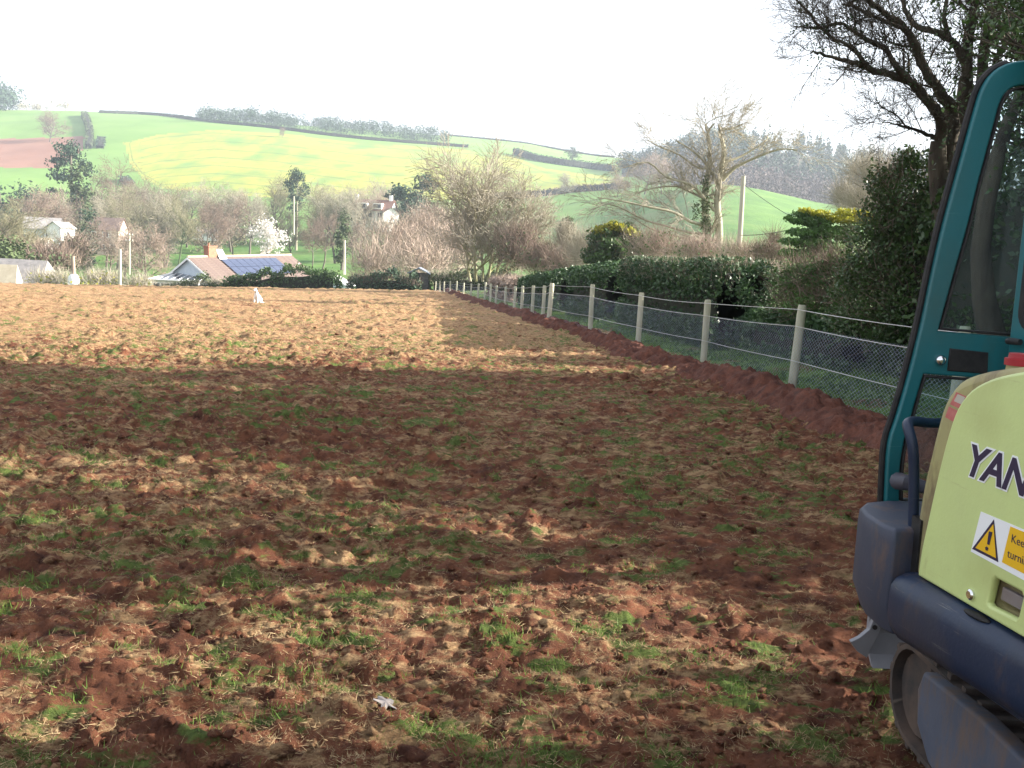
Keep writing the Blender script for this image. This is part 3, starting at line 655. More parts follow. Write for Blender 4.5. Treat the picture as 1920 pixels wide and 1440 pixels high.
def hline(Y0, Y1, topz, n=8, off=0):
    out = []
    for Y in np.linspace(Y0, Y1, n):
        X = hx(Y) + off; z = float(zf(X, Y)); out.append((X, Y, z - .1, topz(Y) , 1.0))
    return out
def topz_px(Y, py):
    X = hx(Y); az = math.atan2(X, Y); return z_at(az, py, math.hypot(X, Y))
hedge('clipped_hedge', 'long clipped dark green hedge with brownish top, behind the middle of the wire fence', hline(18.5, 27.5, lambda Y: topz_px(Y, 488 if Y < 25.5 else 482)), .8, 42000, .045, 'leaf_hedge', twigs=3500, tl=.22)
hedge('sun_block_hedge', 'low dark leafy growth added to block sun through the gap under the ragged bush', hline(14.0, 19.2, lambda Y: float(zf(3.5, Y)) + 1.05, off=.35), .7, 12000, .05, 'leaf_hedge')  # added hedge that keeps direct sun off the verge behind the fence
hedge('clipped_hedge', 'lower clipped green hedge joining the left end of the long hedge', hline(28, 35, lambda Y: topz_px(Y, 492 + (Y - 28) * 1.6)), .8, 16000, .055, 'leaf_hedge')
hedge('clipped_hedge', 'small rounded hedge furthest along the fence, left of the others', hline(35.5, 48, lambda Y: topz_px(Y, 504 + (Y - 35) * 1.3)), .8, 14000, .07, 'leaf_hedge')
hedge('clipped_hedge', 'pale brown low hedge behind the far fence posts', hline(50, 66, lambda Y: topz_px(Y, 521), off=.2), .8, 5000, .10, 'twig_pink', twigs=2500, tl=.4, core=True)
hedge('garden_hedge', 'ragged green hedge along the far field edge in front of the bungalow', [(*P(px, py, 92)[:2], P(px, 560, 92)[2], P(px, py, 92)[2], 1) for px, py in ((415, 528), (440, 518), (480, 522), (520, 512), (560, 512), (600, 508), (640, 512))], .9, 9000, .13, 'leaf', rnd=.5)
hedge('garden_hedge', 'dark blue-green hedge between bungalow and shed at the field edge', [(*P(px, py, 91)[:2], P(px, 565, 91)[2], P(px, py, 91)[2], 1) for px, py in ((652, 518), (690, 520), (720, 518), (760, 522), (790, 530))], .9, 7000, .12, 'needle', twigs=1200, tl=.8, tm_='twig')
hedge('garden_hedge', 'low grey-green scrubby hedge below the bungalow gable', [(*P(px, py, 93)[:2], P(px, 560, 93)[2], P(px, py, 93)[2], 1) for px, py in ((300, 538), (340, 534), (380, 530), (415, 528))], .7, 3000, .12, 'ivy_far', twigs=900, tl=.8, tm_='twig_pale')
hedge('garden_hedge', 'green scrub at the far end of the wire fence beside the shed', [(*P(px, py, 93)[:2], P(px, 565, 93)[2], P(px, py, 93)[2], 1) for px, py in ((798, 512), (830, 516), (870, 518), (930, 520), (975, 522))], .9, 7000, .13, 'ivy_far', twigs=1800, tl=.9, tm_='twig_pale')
# hill hedgerows
def hill_hedge(label, pts, hw, H, n=1800, mm='needle'):
    line = []
    q_ = smooth_loop([(p[0], p[1], 0) for p in pts], 3, False)
    for p in q_:
        g = on_ground(p[0], p[1], 430)
        if g is None:
            az = az_of(p[0]); g = Vector((995 * math.sin(az), 995 * math.cos(az), ground(995 * math.sin(az), 995 * math.cos(az))))
        line.append((g.x, g.y, g.z - .5, g.z + H, 1))
    return hedge('hedgerow', label, line, hw, n, .55, mm, group='hedgerows on the hills')
hill_hedge('dark hedgerow along the top of the yellow field and the green above it', [(185, 212), (300, 217), (400, 230), (511, 241), (594, 252), (678, 261), (760, 268), (880, 277)], 2, 3)
hill_hedge('thick sunken dark hedgerow climbing the left green hill', [(158, 217), (164, 232), (168, 248), (168, 266), (166, 280)], 2.6, 4, 2600, 'ivy_far')
hill_hedge('skyline hedgerow falling right towards the wooded hill', [(822, 249), (930, 262), (1050, 277), (1142, 293)], 2, 2)
hill_hedge('dark hedgerow band between yellow field and pale slope', [(965, 290), (990, 298), (1020, 305), (1080, 314), (1150, 322)], 3, 6, 2200)
hill_hedge('brown hedgerow curving below the yellow field at right', [(900, 376), (960, 372), (1020, 368), (1080, 360), (1130, 357), (1180, 352)], 3, 4, 1800, 'twig')
hill_hedge('short dark hedgerow beside the left edge of the yellow field', [(190, 262), (188, 280)], 3, 3, 400)
hill_hedge('short dark hedgerow low on the slope left of the yellow field', [(232, 338), (244, 350)], 3, 3, 400)
# woods
def wood(name, label, spots, n_leaf, mm, kindz='broad', n_tw=0):
    Vs = []; Fs = []; n0 = 0; c0 = np.array(spots[0][:3], float)
    for (x, y, z, H) in spots:
        if kindz == 'conifer':
            E = [((x, y, z + H * (.15 + .8 * i / 7)), (H * (.2 * (1 - i / 7) + .015), H * (.2 * (1 - i / 7) + .015), H * .09)) for i in range(8)]
        else:
            E = [((x + random.gauss(0, .15) * H, y + random.gauss(0, .15) * H, z + H * random.uniform(.12, .78)), (H * .3, H * .3, H * .25)) for _ in range(5)]
        P0, u_ = in_ellipsoids(E, n_leaf, .3)
        v, f = leaves_np(P0 - c0, H * .052, u_, .5) if mm != 'twig' and mm != 'twig_pink' else quadded(*slivers(P0 - c0, u_ + np.array([0, 0, .6]), H * .12, H * .018))
        Vs.append(v); Fs.append(f + n0); n0 += len(v)
    o = obj(name, mesh_np(name, np.concatenate(Vs), np.concatenate(Fs)), M[mm], loc=tuple(c0)); tag(o, label, 'wood', kind='stuff'); return o
def wood_spots(px0, px1, r0_, r1_, n, H0, H1, mk=lambda px, r: True):
    out = []
    while len(out) < n:
        px = random.uniform(px0, px1); r = random.uniform(r0_, r1_)
        if not mk(px, r): continue
        X, Y, Z = place(px, r); out.append((X, Y, Z, random.uniform(H0, H1)))
    return out
wood('conifer_wood', 'blue-green conifers covering the wooded hill on the right skyline', wood_spots(1300, 1950, 610, 830, 560, 15, 24), 110, 'needle', 'conifer')
wood('hilltop_wood', 'rounded trees on the left shoulder of the wooded hill', wood_spots(1152, 1400, 720, 850, 150, 12, 18), 150, 'needle')
wood('bare_wood', 'greyish bare trees on the lower flank of the wooded hill', wood_spots(1255, 1950, 508, 680, 420, 11, 17), 110, 'wood_grey')
wood('skyline_wood', 'blue-grey belt of trees behind the top of the yellow field', wood_spots(372, 830, 835, 905, 260, 8, 16), 120, 'needle')
wood('skyline_scrub', 'paler bare trees in the belt behind the yellow field', wood_spots(430, 870, 825, 870, 130, 6, 11), 160, 'twig')
wood('skyline_wood', 'dark trees on the skyline at the far left corner', wood_spots(-80, 32, 960, 1010, 26, 20, 30), 200, 'needle')
wood('skyline_scrub', 'low faint bushes on the skyline right of the left corner trees', wood_spots(30, 130, 985, 1010, 22, 6, 13), 160, 'twig_pale')
for px_, r_t, yt_, mm_, lb_ in ((58, 158, 408, 'twig_green', 'greenish bare tree half hiding the blue-grey house'), (132, 165, 420, 'twig_pale', 'pale bare tree just right of the small white gable'), (206, 185, 398, 'twig', 'grey bare tree directly before the red-roofed house'), (232, 175, 415, 'twig_pale', 'pale bare tree between the red-roofed house and the crossarm pole')): T(BARE[int(px_) % 5], lb_, 'tree', px_, r_t, yt_, 1.1, group=GV, m_cr=mm_)
for k_v in range(34):
    px_ = random.uniform(10, 480) if k_v < 24 else random.uniform(560, 880); r_t = random.uniform(240, 390)
    T(BARE[k_v % 5], 'one of the grey-brown leafless trees crowding the valley behind the bungalow', 'tree', px_, r_t, random.uniform(326, 372) - (r_t - 300) * .06, random.uniform(.9, 1.4), group='crowded bare trees of the valley', m_cr=random.choice(['twig', 'twig_green', 'twig_green', 'twig_pale', 'twig_pale']))
wood('valley_scrub', 'tangle of bare scrub filling the valley floor between the trees', wood_spots(0, 470, 290, 380, 34, 5, 9), 300, 'twig_green') 
wood('valley_scrub', 'brown undergrowth behind the blossom tree and dormer house', wood_spots(480, 880, 270, 360, 44, 5, 9), 360, 'twig_pink')
# ---------------------------------------------------------------- buildings
M['roof_tile'] = mat('roof_tile', (0.15, 0.11, 0.098), (0.21, 0.16, 0.14), 3, 0.9)
M['roof_slate'] = mat('grey_roof', (0.22, 0.21, 0.21), (0.34, 0.32, 0.31), 1.5, 0.9)
M['thatch'] = mat('thatch', (0.42, 0.36, 0.26), (0.54, 0.48, 0.36), 1.0, 0.95)
M['render_white'] = mat('white_render', (0.78, 0.78, 0.76), (0.84, 0.84, 0.82), 2, 0.8)
M['render_blue'] = mat('pale_blue_render', (0.50, 0.58, 0.66), (0.58, 0.65, 0.72), 2, 0.8)
M['pink_render'] = mat('pinkish_render', (.50, .38, .33), (.60, .47, .42), 2, .9)
M['brick'] = mat('brickwork', (0.28, 0.12, 0.08), (0.38, 0.19, 0.12), 8, 0.9)
M['window_glass'] = mat('window_glass', (0.05, 0.06, 0.08), None, rough=0.08, spec=0.6)
M['white_paint'] = mat('white_paint', (0.80, 0.80, 0.80), None, rough=0.5)
M['solar'] = mat('solar_cell', (0.045, 0.06, 0.11), (0.065, 0.085, 0.15), 4, 0.15, spec=0.6)
M['shed_wood'] = mat('shed_boards', (0.05, 0.05, 0.055), (0.10, 0.095, 0.10), 6, 0.8)
M['wood_pole'] = mat('weathered_pole', (0.40, 0.38, 0.30), (0.52, 0.49, 0.40), 3, 0.9, stretch=(1, 1, .1))
M['path'] = mat('gravel_path', (0.42, 0.34, 0.27), (0.52, 0.44, 0.36), .5, 0.95)
def frame_of(origin, ang):
    a = math.radians(ang); return Matrix.Translation(origin) @ Matrix.Rotation(a, 4, 'Z')
def gable_house(name, label, px, r, zbase, ang, L_, W_, hw, hr, wall, roof, over=.3, cat='house'):
    X, Y, _ = place(px, r); t = thing(name, label, cat, (X, Y, zbase)); t.rotation_euler = (0, 0, math.radians(ang))
    b = MB(); l, w_ = L_ / 2, W_ / 2
    b.add([(-l, -w_, 0), (l, -w_, 0), (l, w_, 0), (-l, w_, 0), (-l, -w_, hw), (l, -w_, hw), (l, w_, hw), (-l, w_, hw), (-l, 0, hw + hr - .12), (l, 0, hw + hr - .12)],
          [(0, 1, 5, 4), (2, 3, 7, 6), (0, 4, 8, 7, 3), (1, 2, 6, 9, 5), (0, 3, 2, 1)])
    b.build('wall', wall, t)
    rf = MB(); lo_ = l + over; k = (w_ + over) / w_; ze = hw + hr - hr * k
    for s in (-1, 1):
        rf.prism([(-lo_, 0, hw + hr), (lo_, 0, hw + hr), (lo_, s * w_ * k, ze), (-lo_, s * w_ * k, ze)], (0, 0, -.10))
    ro = rf.build('roof', roof, t)
    return t, ro, (l, w_, hw, hr)
def windows(t, spots, side=-1, w_half=0, z=0, sz=(1.1, 1.1)):
    for x, zc in spots:
        f = MB(); yy = side * (w_half + .03)
        for dx, dz, hx_, hz in ((-sz[0] / 2, 0, .05, sz[1] / 2), (sz[0] / 2, 0, .05, sz[1] / 2), (0, 0, .03, sz[1] / 2 - .05)):
            f.box((x + dx, yy, zc + dz), (hx_, .05, hz))
        for dz in (-sz[1] / 2, sz[1] / 2): f.box((x, yy, zc + dz), (sz[0] / 2 + .05, .052, .05))
        fo_ = f.build('window', M['white_paint'], t)
        p = MB(); p.box((x, yy, zc), (sz[0] / 2 - .05, .02, sz[1] / 2 - .05)); p.build('pane', M['window_glass'], fo_)
def tile_courses(ro, L_, w_, hr, hw, over, side, mm, rows=15):
    """raised rows of tiles lying on one slope"""
    slope = math.hypot(w_ + over, hr * (w_ + over) / w_); dy = side * (w_) / math.hypot(w_, hr); dz = -hr / math.hypot(w_, hr)
    n = int(L_ / .3)
    me = None
    for k in range(rows):
        s0 = slope * k / rows; s1 = slope * (k + 1) / rows
        b = MB(); nx, ny, nz = 0, side * hr / math.hypot(w_, hr), w_ / math.hypot(w_, hr)
        if me is None:
            for i in range(n):
                x0 = -L_ / 2 + i * L_ / n; x1 = x0 + L_ / n * .93; j = random.uniform(0, .015)
                b.add([(x0, 0, .012 + j), (x1, 0, .012 + j), (x1, dy * (s1 - s0), dz * (s1 - s0) + .055 + j), (x0, dy * (s1 - s0), dz * (s1 - s0) + .055 + j), (x0, dy * (s1 - s0), dz * (s1 - s0)), (x1, dy * (s1 - s0), dz * (s1 - s0))], [(0, 1, 2, 3), (3, 2, 5, 4)])
            me = bpy.data.meshes.new('tile_course'); me.from_pydata(b.v, [], b.f)
        obj('tile_course', me, mm, ro, (0, dy * s0, hw + hr + dz * s0))
# bungalow: the ridge recedes to the right; near gable at the left
bz = P(470, 545, 108).z - 1.6
A_ = P(360, 492, 100); B_ = P(545, 470, 112)     # ridge ends
ang = math.degrees(math.atan2(B_.y - A_.y, B_.x - A_.x)); Lr = (B_ - A_).length
Xc, Yc = (A_.x + B_.x) / 2, (A_.y + B_.y) / 2
def px_of(X, Y): return proj((X, Y, CAM_Z))[0]
rcen = math.hypot(Xc, Yc); zr = (A_.z + B_.z) / 2
hw_, hr_ = 2.6, 3.0
bun = thing('bungalow', 'pale bungalow with red-brown tiled roof carrying a block of blue solar panels', 'house', (Xc, Yc, zr - hw_ - hr_)); bun.rotation_euler = (0, math.radians(-2.5), math.radians(ang))
l, w_ = Lr / 2, 5.2
b = MB(); b.add([(-l, -w_, -1), (l, -w_, -1), (l, w_, -1), (-l, w_, -1), (-l, -w_, hw_), (l, -w_, hw_), (l, w_, hw_), (-l, w_, hw_), (-l, 0, hw_ + hr_ - .15), (l, 0, hw_ + hr_ - .15)], [(0, 1, 5, 4), (2, 3, 7, 6), (0, 4, 8, 7, 3), (1, 2, 6, 9, 5)]); b.build('wall', M['render_blue'], bun)
rf = MB(); k = (w_ + .4) / w_
for s in (-1, 1): rf.prism([(-l - .3, 0, hw_ + hr_), (l + .3, 0, hw_ + hr_), (l + .3, s * w_ * k, hw_ + hr_ - hr_ * k), (-l - .3, s * w_ * k, hw_ + hr_ - hr_ * k)], (0, 0, -.12))
ro = rf.build('roof', M['roof_tile'], bun)
tile_courses(ro, 2 * l + .6, w_, hr_, hw_, .4, -1, M['roof_tile'], 16)
rd = MB()
for i in range(30): rd.tube([(-l - .3 + i * (2 * l + .6) / 30, 0, hw_ + hr_ + .03), (-l - .3 + (i + .94) * (2 * l + .6) / 30, 0, hw_ + hr_ + .05)], .14, 7)
rd.build('ridge_tiles', M['thatch'], ro)['kind'] = 'stuff'
bb = MB()
for s in (-1, 1): bb.prism([(-l - .33, 0, hw_ + hr_ - .02), (-l - .33, s * w_ * k, hw_ + hr_ - hr_ * k - .02), (-l - .33, s * w_ * k, hw_ + hr_ - hr_ * k - .25), (-l - .33, 0, hw_ + hr_ - .25)], (-.05, 0, 0))
bb.build('bargeboard', M['white_paint'], bun)
wing = MB(); wing.add([(-l + .2, 0, hw_ + hr_ - .05), (-l + 3.2, 0, hw_ + hr_ - .05), (-l + 1.2, -w_ - 2.4, hw_ + .0), (-l - 1.2, -w_ - 2.4, hw_ + .0)], [(0, 1, 2, 3)])
sd = (0, -w_ / math.hypot(w_, hr_), -hr_ / math.hypot(w_, hr_)); sn = Vector((0, -hr_, w_)).normalized(); sdv = Vector(sd)
pm = MB(); pm.box((0, 0, 0), (.48, .78, .02), Matrix(((1, 0, 0), (0, -sdv.y, sn.y), (0, -sdv.z, sn.z))))
pme = bpy.data.meshes.new('solar_panel'); pme.from_pydata(pm.v, [], pm.f)
fr_ = None
for row in range(2):
    for c_ in range(8):
        s_ = 1.5 + row * 1.64
        ctr = Vector((-l + 4.0 + c_ * 1.0, 0, hw_ + hr_)) + sdv * s_ + sn * .13
        obj('solar_panel', pme, M['solar'], ro, tuple(ctr))
ch = MB(); ch.box((-l + 2.9, .2, hw_ + hr_ + .35), (.55, .4, .75)); ch.box((-l + 2.9, .2, hw_ + hr_ + 1.12), (.62, .46, .06)); co = ch.build('chimney', M['brick'], ro)
cp = MB(); cp.tube([(-l + 2.7, .2, hw_ + hr_ + 1.15), (-l + 2.7, .2, hw_ + hr_ + 1.5)], .13, 10); cp.build('chimney_pot', M['brick'], co)
fl = MB(); fl.prism([(-l + 3.5, -.6, hw_ + hr_ - .25), (-l + 4.5, -.6, hw_ + hr_ - .25), (-l + 4.4, .1, hw_ + hr_ + .8), (-l + 3.6, .1, hw_ + hr_ + .8)], (0, .1, .02)); fl.build('white_flashing', M['white_paint'], ro)
# conservatory: a low white glazed lean-to beyond the left gable
cA = P(283, 524, 97); cB = P(372, 520, 97)
con = thing('conservatory', 'low white-framed glass lean-to at the left end of the bungalow', 'conservatory', (cA.x, cA.y, cA.z - 2.4))
b = MB(); Wc = cB.x - cA.x; b.box((Wc / 2, 1.8, 1.0), (Wc / 2, 1.8, 1.35)); b.build('wall', M['render_white'], con)
b = MB(); b.prism([(-.2, -.2, 2.38), (Wc + .2, -.2, 2.38), (Wc + .2, 3.8, 3.0), (.9, 3.8, 3.0)], (0, 0, .06)); ro2 = b.build('glass_roof', M['window_glass'], con)
b = MB()
for i in range(8):
    x = -.15 + i * (Wc + .3) / 7; b.tube([(x, -.2, 2.46), (max(x, .9), 3.8, 3.08)], .045, 5)
b.tube([(-.25, -.22, 2.42), (Wc + .2, -.22, 2.42)], .09, 6); b.tube([(-.25, -.22, 2.42), (.85, 3.8, 3.04)], .09, 6); b.build('white_rafters', M['white_paint'], ro2)
for i in range(5):
    x = .5 + i * (Wc - 1) / 4; p = MB(); p.box((x, -.03, 1.6), (.4, .03, .45)); p.build('window', M['window_glass'], con)
# small white-roofed outbuilding right of the bungalow
A_ = P(622, 514, 105)
oo = thing('outbuilding', 'small white-roofed outbuilding at the right end of the bungalow', 'outbuilding', (A_.x, A_.y, A_.z - 3.4))
b = MB(); b.box((0, 0, 1.1), (1.8, 2.2, 1.2)); b.build('wall', M['render_blue'], oo)
b = MB(); b.prism([(-2.2, -2.5, 2.4), (0, -2.5, 3.4), (2.3, -2.5, 2.25), (2.3, -2.5, 2.1), (0, -2.5, 3.2), (-2.2, -2.5, 2.25)], (0, 5, 0)); b.build('roof', M['white_paint'], oo)
b = MB(); b.box((.2, -2.22, 1.5), (.5, .04, .5)); b.build('window', M['window_glass'], oo)
# garden shed at the corner of the field
A_ = P(785, 512, 92); sx = 92 / F_PX
sh = thing('garden_shed', 'dark boarded shed with shallow blue-grey roof in the far corner of the field', 'shed', (A_.x, A_.y + 1.2, P(785, 556, 92).z)); Hs = A_.z - sh.location.z
for i in range(9):
    b = MB(); b.box((0, -1.05 - (i % 2) * .012, Hs * (i + .5) / 9 - .05), (.95, .02, Hs / 9 * .49)); b.build('board', M['shed_wood'], sh)
b = MB(); b.box((0, 0, Hs / 2), (.92, 1.0, Hs / 2)); b.build('wall', M['shed_wood'], sh)
b = MB(); b.prism([(-1.15, -1.35, Hs - .02), (0, -1.35, Hs + .55), (1.15, -1.35, Hs - .02), (1.15, -1.35, Hs - .1), (0, -1.35, Hs + .45), (-1.15, -1.35, Hs - .1)], (0, 2.6, 0)); b.build('roof', mat('shed_felt', (.16, .19, .25), (.26, .29, .35), 3, .6), sh)
# dormer house across the meadow
dX, dY, dZ = place(700, 262); zb = P(700, 420, 260).z
dh = thing('dormer_house', 'white house with brown roof and two dormers on the slope across the meadow', 'house', (dX, dY, zb)); dh.rotation_euler = (0, 0, math.radians(-8))
def dzz(py): return P(700, py, 260).z - zb
b = MB(); b.box((0, 0, dzz(394) / 2 - 1), (5.4, 3.6, dzz(394) / 2 + 1)); b.add([(-5.4, -3.6, dzz(394)), (-5.4, 3.6, dzz(394)), (-5.4, 0, dzz(376)), (5.4, -3.6, dzz(394)), (5.4, 3.6, dzz(394)), (5.4, 0, dzz(376))], [(0, 1, 2), (3, 5, 4)]); b.build('wall', M['render_white'], dh)
b = MB()
for s in (-1, 1): b.prism([(-5.8, 0, dzz(374.5)), (5.8, 0, dzz(374.5)), (5.8, s * 4.2, dzz(396)), (-5.8, s * 4.2, dzz(396))], (0, 0, -.15))
ro3 = b.build('roof', mat('brown_tiles', (.16, .09, .08), (.24, .15, .12), 2, .9), dh)
for x in (-2.3, 1.9):
    b = MB(); b.box((x, -2.5, dzz(388)), (1.25, 1.5, .8)); d_ = b.build('dormer', M['render_white'], ro3)
    b = MB(); b.prism([(x - 1.6, -4.2, dzz(388) + .8), (x, -4.2, dzz(388) + 1.5), (x + 1.6, -4.2, dzz(388) + .8)], (0, 4, 0)); b.build('dormer_roof', ro3.data.materials[0], d_) if False else None
    b2 = MB(); b2.box((x, -4.02, dzz(388)), (1.0, .04, .5)); b2.build('window', M['window_glass'], ro3)
windows(dh, [(-3.2, dzz(404)), (-.2, dzz(404)), (2.6, dzz(404))], -1, 3.6, sz=(1.2, 1.4))
for x in (-5.0, 4.6):
    b = MB(); b.box((x, 0, dzz(373)), (.4, .4, 1.0)); b.build('chimney', M['render_white'], ro3)
gable_house('white_annexe', 'bright white gabled annexe at the right end of the dormer house', 728, 258, P(728, 418, 258).z, -70, 5, 4.2, P(728, 400, 258).z - P(728, 418, 258).z, 1.4, M['render_white'], M['roof_tile'])
# village houses at left
def hz(px, r, py0, py1): return P(px, py1, r).z, P(px, py0, r).z - P(px, py1, r).z
z0, h = hz(80, 190, 430, 462); t, ro, dm = gable_house('blue_grey_house', 'blue-grey house among trees at far left', 82, 190, z0, 15, 5.5, 5, h, 1.9, M['render_blue'], M['roof_slate']); windows(t, [(-1.6, h * .6), (1.4, h * .6)], -1, 2.5)
z0, h = hz(115, 185, 428, 452); t, ro, dm = gable_house('white_gabled_house', 'small bright white gable beside the blue-grey house', 115, 186, z0, 80, 4, 2.6, h, .9, M['render_white'], M['roof_slate']); windows(t, [(0, h * .5)], -1, 1.3, sz=(.7, .8))
z0, h = hz(55, 170, 452, 470); t, ro, dm = gable_house('low_white_cottage', 'low white cottage at the foot of the trees at far left', 58, 172, z0, 5, 5.5, 3, h, .7, M['render_white'], M['thatch']); windows(t, [(-1.2, h * .5), (1.3, h * .5)], -1, 1.5, sz=(.8, .8))
z0, h = hz(205, 215, 432, 476); t, ro, dm = gable_house('red_roofed_house', 'long house with red-brown roof and white bay seen between tree trunks at left', 203, 215, z0, 0, 6.4, 5, h, 2.4, M['pink_render'], M['roof_tile']); windows(t, [(-.2, h * .3), (2, h * .3), (-2, h * .78), (.6, h * .78)], -1, 2.5, sz=(1.2, 1.0))
b = MB(); b.box((-2.2, -2.9, h * .35), (.6, .4, h * .25)); b.build('bay', M['white_paint'], t)
z0, h = hz(385, 300, 436, 452); t, ro, dm = gable_house('distant_cottage', 'pale cottage glimpsed between trunks above the bungalow chimney', 385, 300, z0, 4, 7, 4, h, 1.2, M['render_white'], M['roof_slate']); windows(t, [(-2, h * .5), (1.5, h * .5)], -1, 2, sz=(1, 1))
# old grey roof with thatched hip at the far left field edge
A_ = P(-60, 482, 96); B_ = P(62, 484, 96)
t = thing('thatched_house', 'long low grey roof with a pale thatched hip at the left edge of the field', 'house', ((A_.x + B_.x) / 2, 98, A_.z - 4.5)); hl = (B_.x - A_.x) / 2
b = MB(); b.box((0, 1, .8), (hl - .3, 2.2, 1.2)); b.build('wall', M['render_white'], t)
b = MB(); b.add([(-hl, 1, 4.5), (hl, 1, 4.42), (hl + .6, -2.6, .9), (-hl - .4, -2.6, .9), (hl + .6, 4.6, .9), (-hl - .4, 4.6, .9)], [(0, 1, 2, 3), (0, 5, 4, 1), (1, 4, 2), (0, 3, 5)]); b.build('roof', M['roof_slate'], t)
b = MB(); xx = (P(4, 500, 94).x - t.location.x); rr_ = [(xx - 1.7, -3.6, .2), (xx + 1.0, -3.6, .2), (xx + 1.3, -2.0, .2), (xx - .6, -1.9, 3.7), (xx - 1.9, -1.9, 3.7)]
b.add([(xx - 3.2, -4.0, .3), (xx + 1.15, -4.0, .3), (xx + .1, -1.3, 3.9), (xx - 3.2, -1.3, 3.9), (xx + 1.15, -1.2, .3), (xx - 3.2, -1.2, .3)], [(0, 1, 2, 3), (1, 4, 2), (0, 3, 5), (2, 4, 5, 3)]); b.build('thatched_hip', M['thatch'], t)
# white chimney stack with tall pot
A_ = P(139, 556, 90); t = thing('white_chimney', 'white rounded chimney stack with a tall pinkish pot at the left field edge', 'chimney', (A_.x, 90, A_.z))
k = 90 / F_PX; hz_ = lambda py: P(139, py, 90).z - A_.z
b = MB(); b.tube([(0, 0, 0), (0, 0, hz_(525)), (0, 0, hz_(518)), (.0, 0, hz_(514))], [10.5 * k, 10.5 * k, 9 * k, 5 * k], 14); b.build('stack', M['render_white'], t, smooth=True)
b = MB(); b.tube([(0, 0, hz_(516)), (-.05, 0, hz_(484)), (-.05, 0, hz_(480))], [3.6 * k, 3.4 * k, 4.4 * k], 12); b.build('chimney_pot', M['twig_pink'], t, smooth=True)
# poles
def pole(label, pxb, pyb, pyt, Y, rad, arm=None, pxt=None, name='utility_pole', mm='wood_pole'):
    a = P(pxb, pyb, Y); c_ = P(pxt if pxt is not None else pxb, pyt, Y); t = thing(name, label, 'pole', tuple(a))
    b = MB(); b.tube([(0, 0, 0), tuple((c_ - a) * .5), tuple(c_ - a)], [rad, rad * .9, rad * .8], 10); b.build('shaft', M[mm], t, smooth=True)
    if arm:
        for dz in arm:
            b = MB(); b.box(tuple((c_ - a) + Vector((0, -rad, -dz))), (.55, .05, .06)); cr = b.build('crossarm', M[mm], t)
            for sx_ in (-.45, 0, .45):
                i_ = MB(); i_.tube([tuple((c_ - a) + Vector((sx_, -rad, -dz + .06))), tuple((c_ - a) + Vector((sx_, -rad, -dz + .2)))], .04, 6); i_.build('insulator', M['render_white'], cr)
    return a, c_
pa, pc = pole('tall weathered wooden pole behind the hedge right of the sprawling bare tree', 1384, 500, 330, 38, .105, pxt=1394)
pole('thick pale post standing at the left field edge', 225, 545, 467, 88, .15, pxt=225, name='pale_post')
pole('thin pole with crossarms on the lawn left of the bungalow', 243, 515, 438, 130, .12, arm=(.2, 1.0))
pole('slim pole before the meadow right of the bungalow', 646, 515, 450, 105, .15)
pole('slim pale pole in front of the pine on the meadow', 551, 440, 368, 240, .2)
# lines from the tall pole
def wire_line(label, a, b_, sag, r, name='overhead_line'):
    pts = [tuple(Vector(a).lerp(Vector(b_), i / 14) - Vector((0, 0, sag * 4 * (i / 14) * (1 - i / 14)))) for i in range(15)]
    m = MB(); m.tube(pts, r, 4); o = m.build(name, M['shed_wood']); tag(o, label, 'cable')
wire_line('upper overhead line running right from the tall wooden pole', pc - Vector((0, 0, .3)), P(1640, 470, 30), .3, .010)
wire_line('lower overhead line falling right towards the golden conifer', pa.lerp(pc, .35), P(1580, 398, 30), .2, .012)
# track on the meadow
def ribbon(name, pts, wid, m):
    V_ = []
    for i, (px, py) in enumerate(pts):
        g = on_ground(px, py, 150); px2, py2 = pts[min(i + 1, len(pts) - 1)]; g2 = on_ground(px2, py2, 150) if i < len(pts) - 1 else None
        if g is None: continue
        V_.append(g)
    b = MB(); n = len(V_)
    for i, g in enumerate(V_):
        d = (V_[min(i + 1, n - 1)] - V_[max(i - 1, 0)]); d.z = 0; d.normalize(); s = Vector((d.y, -d.x, 0)) * wid / 2
        for sg in (-1, 1):
            p = g + s * sg; b.v.append((p.x, p.y, ground(p.x, p.y) + .25))
    for i in range(n - 1): b.f.append((2 * i, 2 * i + 1, 2 * i + 3, 2 * i + 2))
    o = b.build(name, m); tag(o, kind='structure')
ribbon('meadow_path', [(521, 449), (515, 458), (508, 466), (498, 475), (488, 484), (480, 492)], 2.6, M['path'])
# rubble at the field edge
t = thing('rubble_heap', 'small heap of pale rubble at the far field edge', 'rubble', tuple(P(684, 549, 84)))
for i in range(9):
    b = MB(); s_ = random.uniform(.1, .22); b.box((random.uniform(-.8, .8), random.uniform(-.3, .3), s_ * .5), (s_ * 1.5, s_, s_ * .6), Matrix.Rotation(random.uniform(0, 3), 3, 'Z') @ Matrix.Rotation(random.uniform(-.3, .3), 3, 'X')); b.build('stone', M['thatch'], t, bevel=.03)
# ---------------------------------------------------------------- wire fence
posts = [(2060, 990, 6.0, None), (1790, 860, 9.1, None), (1482, 740, 12.4, (1503, 570)), (1318, 692, 16.3, (1328, 563)), (1195, 657, 19.6, (1203, 550)), (1106, 625, 22.8, (1112, 533)),
         (1028, 609, 28, (1034, 531)), (1017, 607, 29.2, (1021, 536)), (997, 602, 31.8, (1001, 536)), (977, 598, 34.4, (980, 537)), (963, 595, 36.5, (966, 537)), (946, 588, 41, (948, 537)), (929, 581, 46, (932, 536)),
         (918, 577, 50, (921, 532)), (908, 571, 54, (911, 529)), (895, 568, 58, (898, 532)), (882, 565, 62, (884, 532)), (868, 561, 67, (870, 530)), (855, 558, 71, (857, 527)), (843, 555, 76, (844, 527)), (832, 553, 80, (833, 528)), (824, 552, 84, (825, 527)), (816, 551, 87, (817, 528))]
fx_, fy_ = [], []
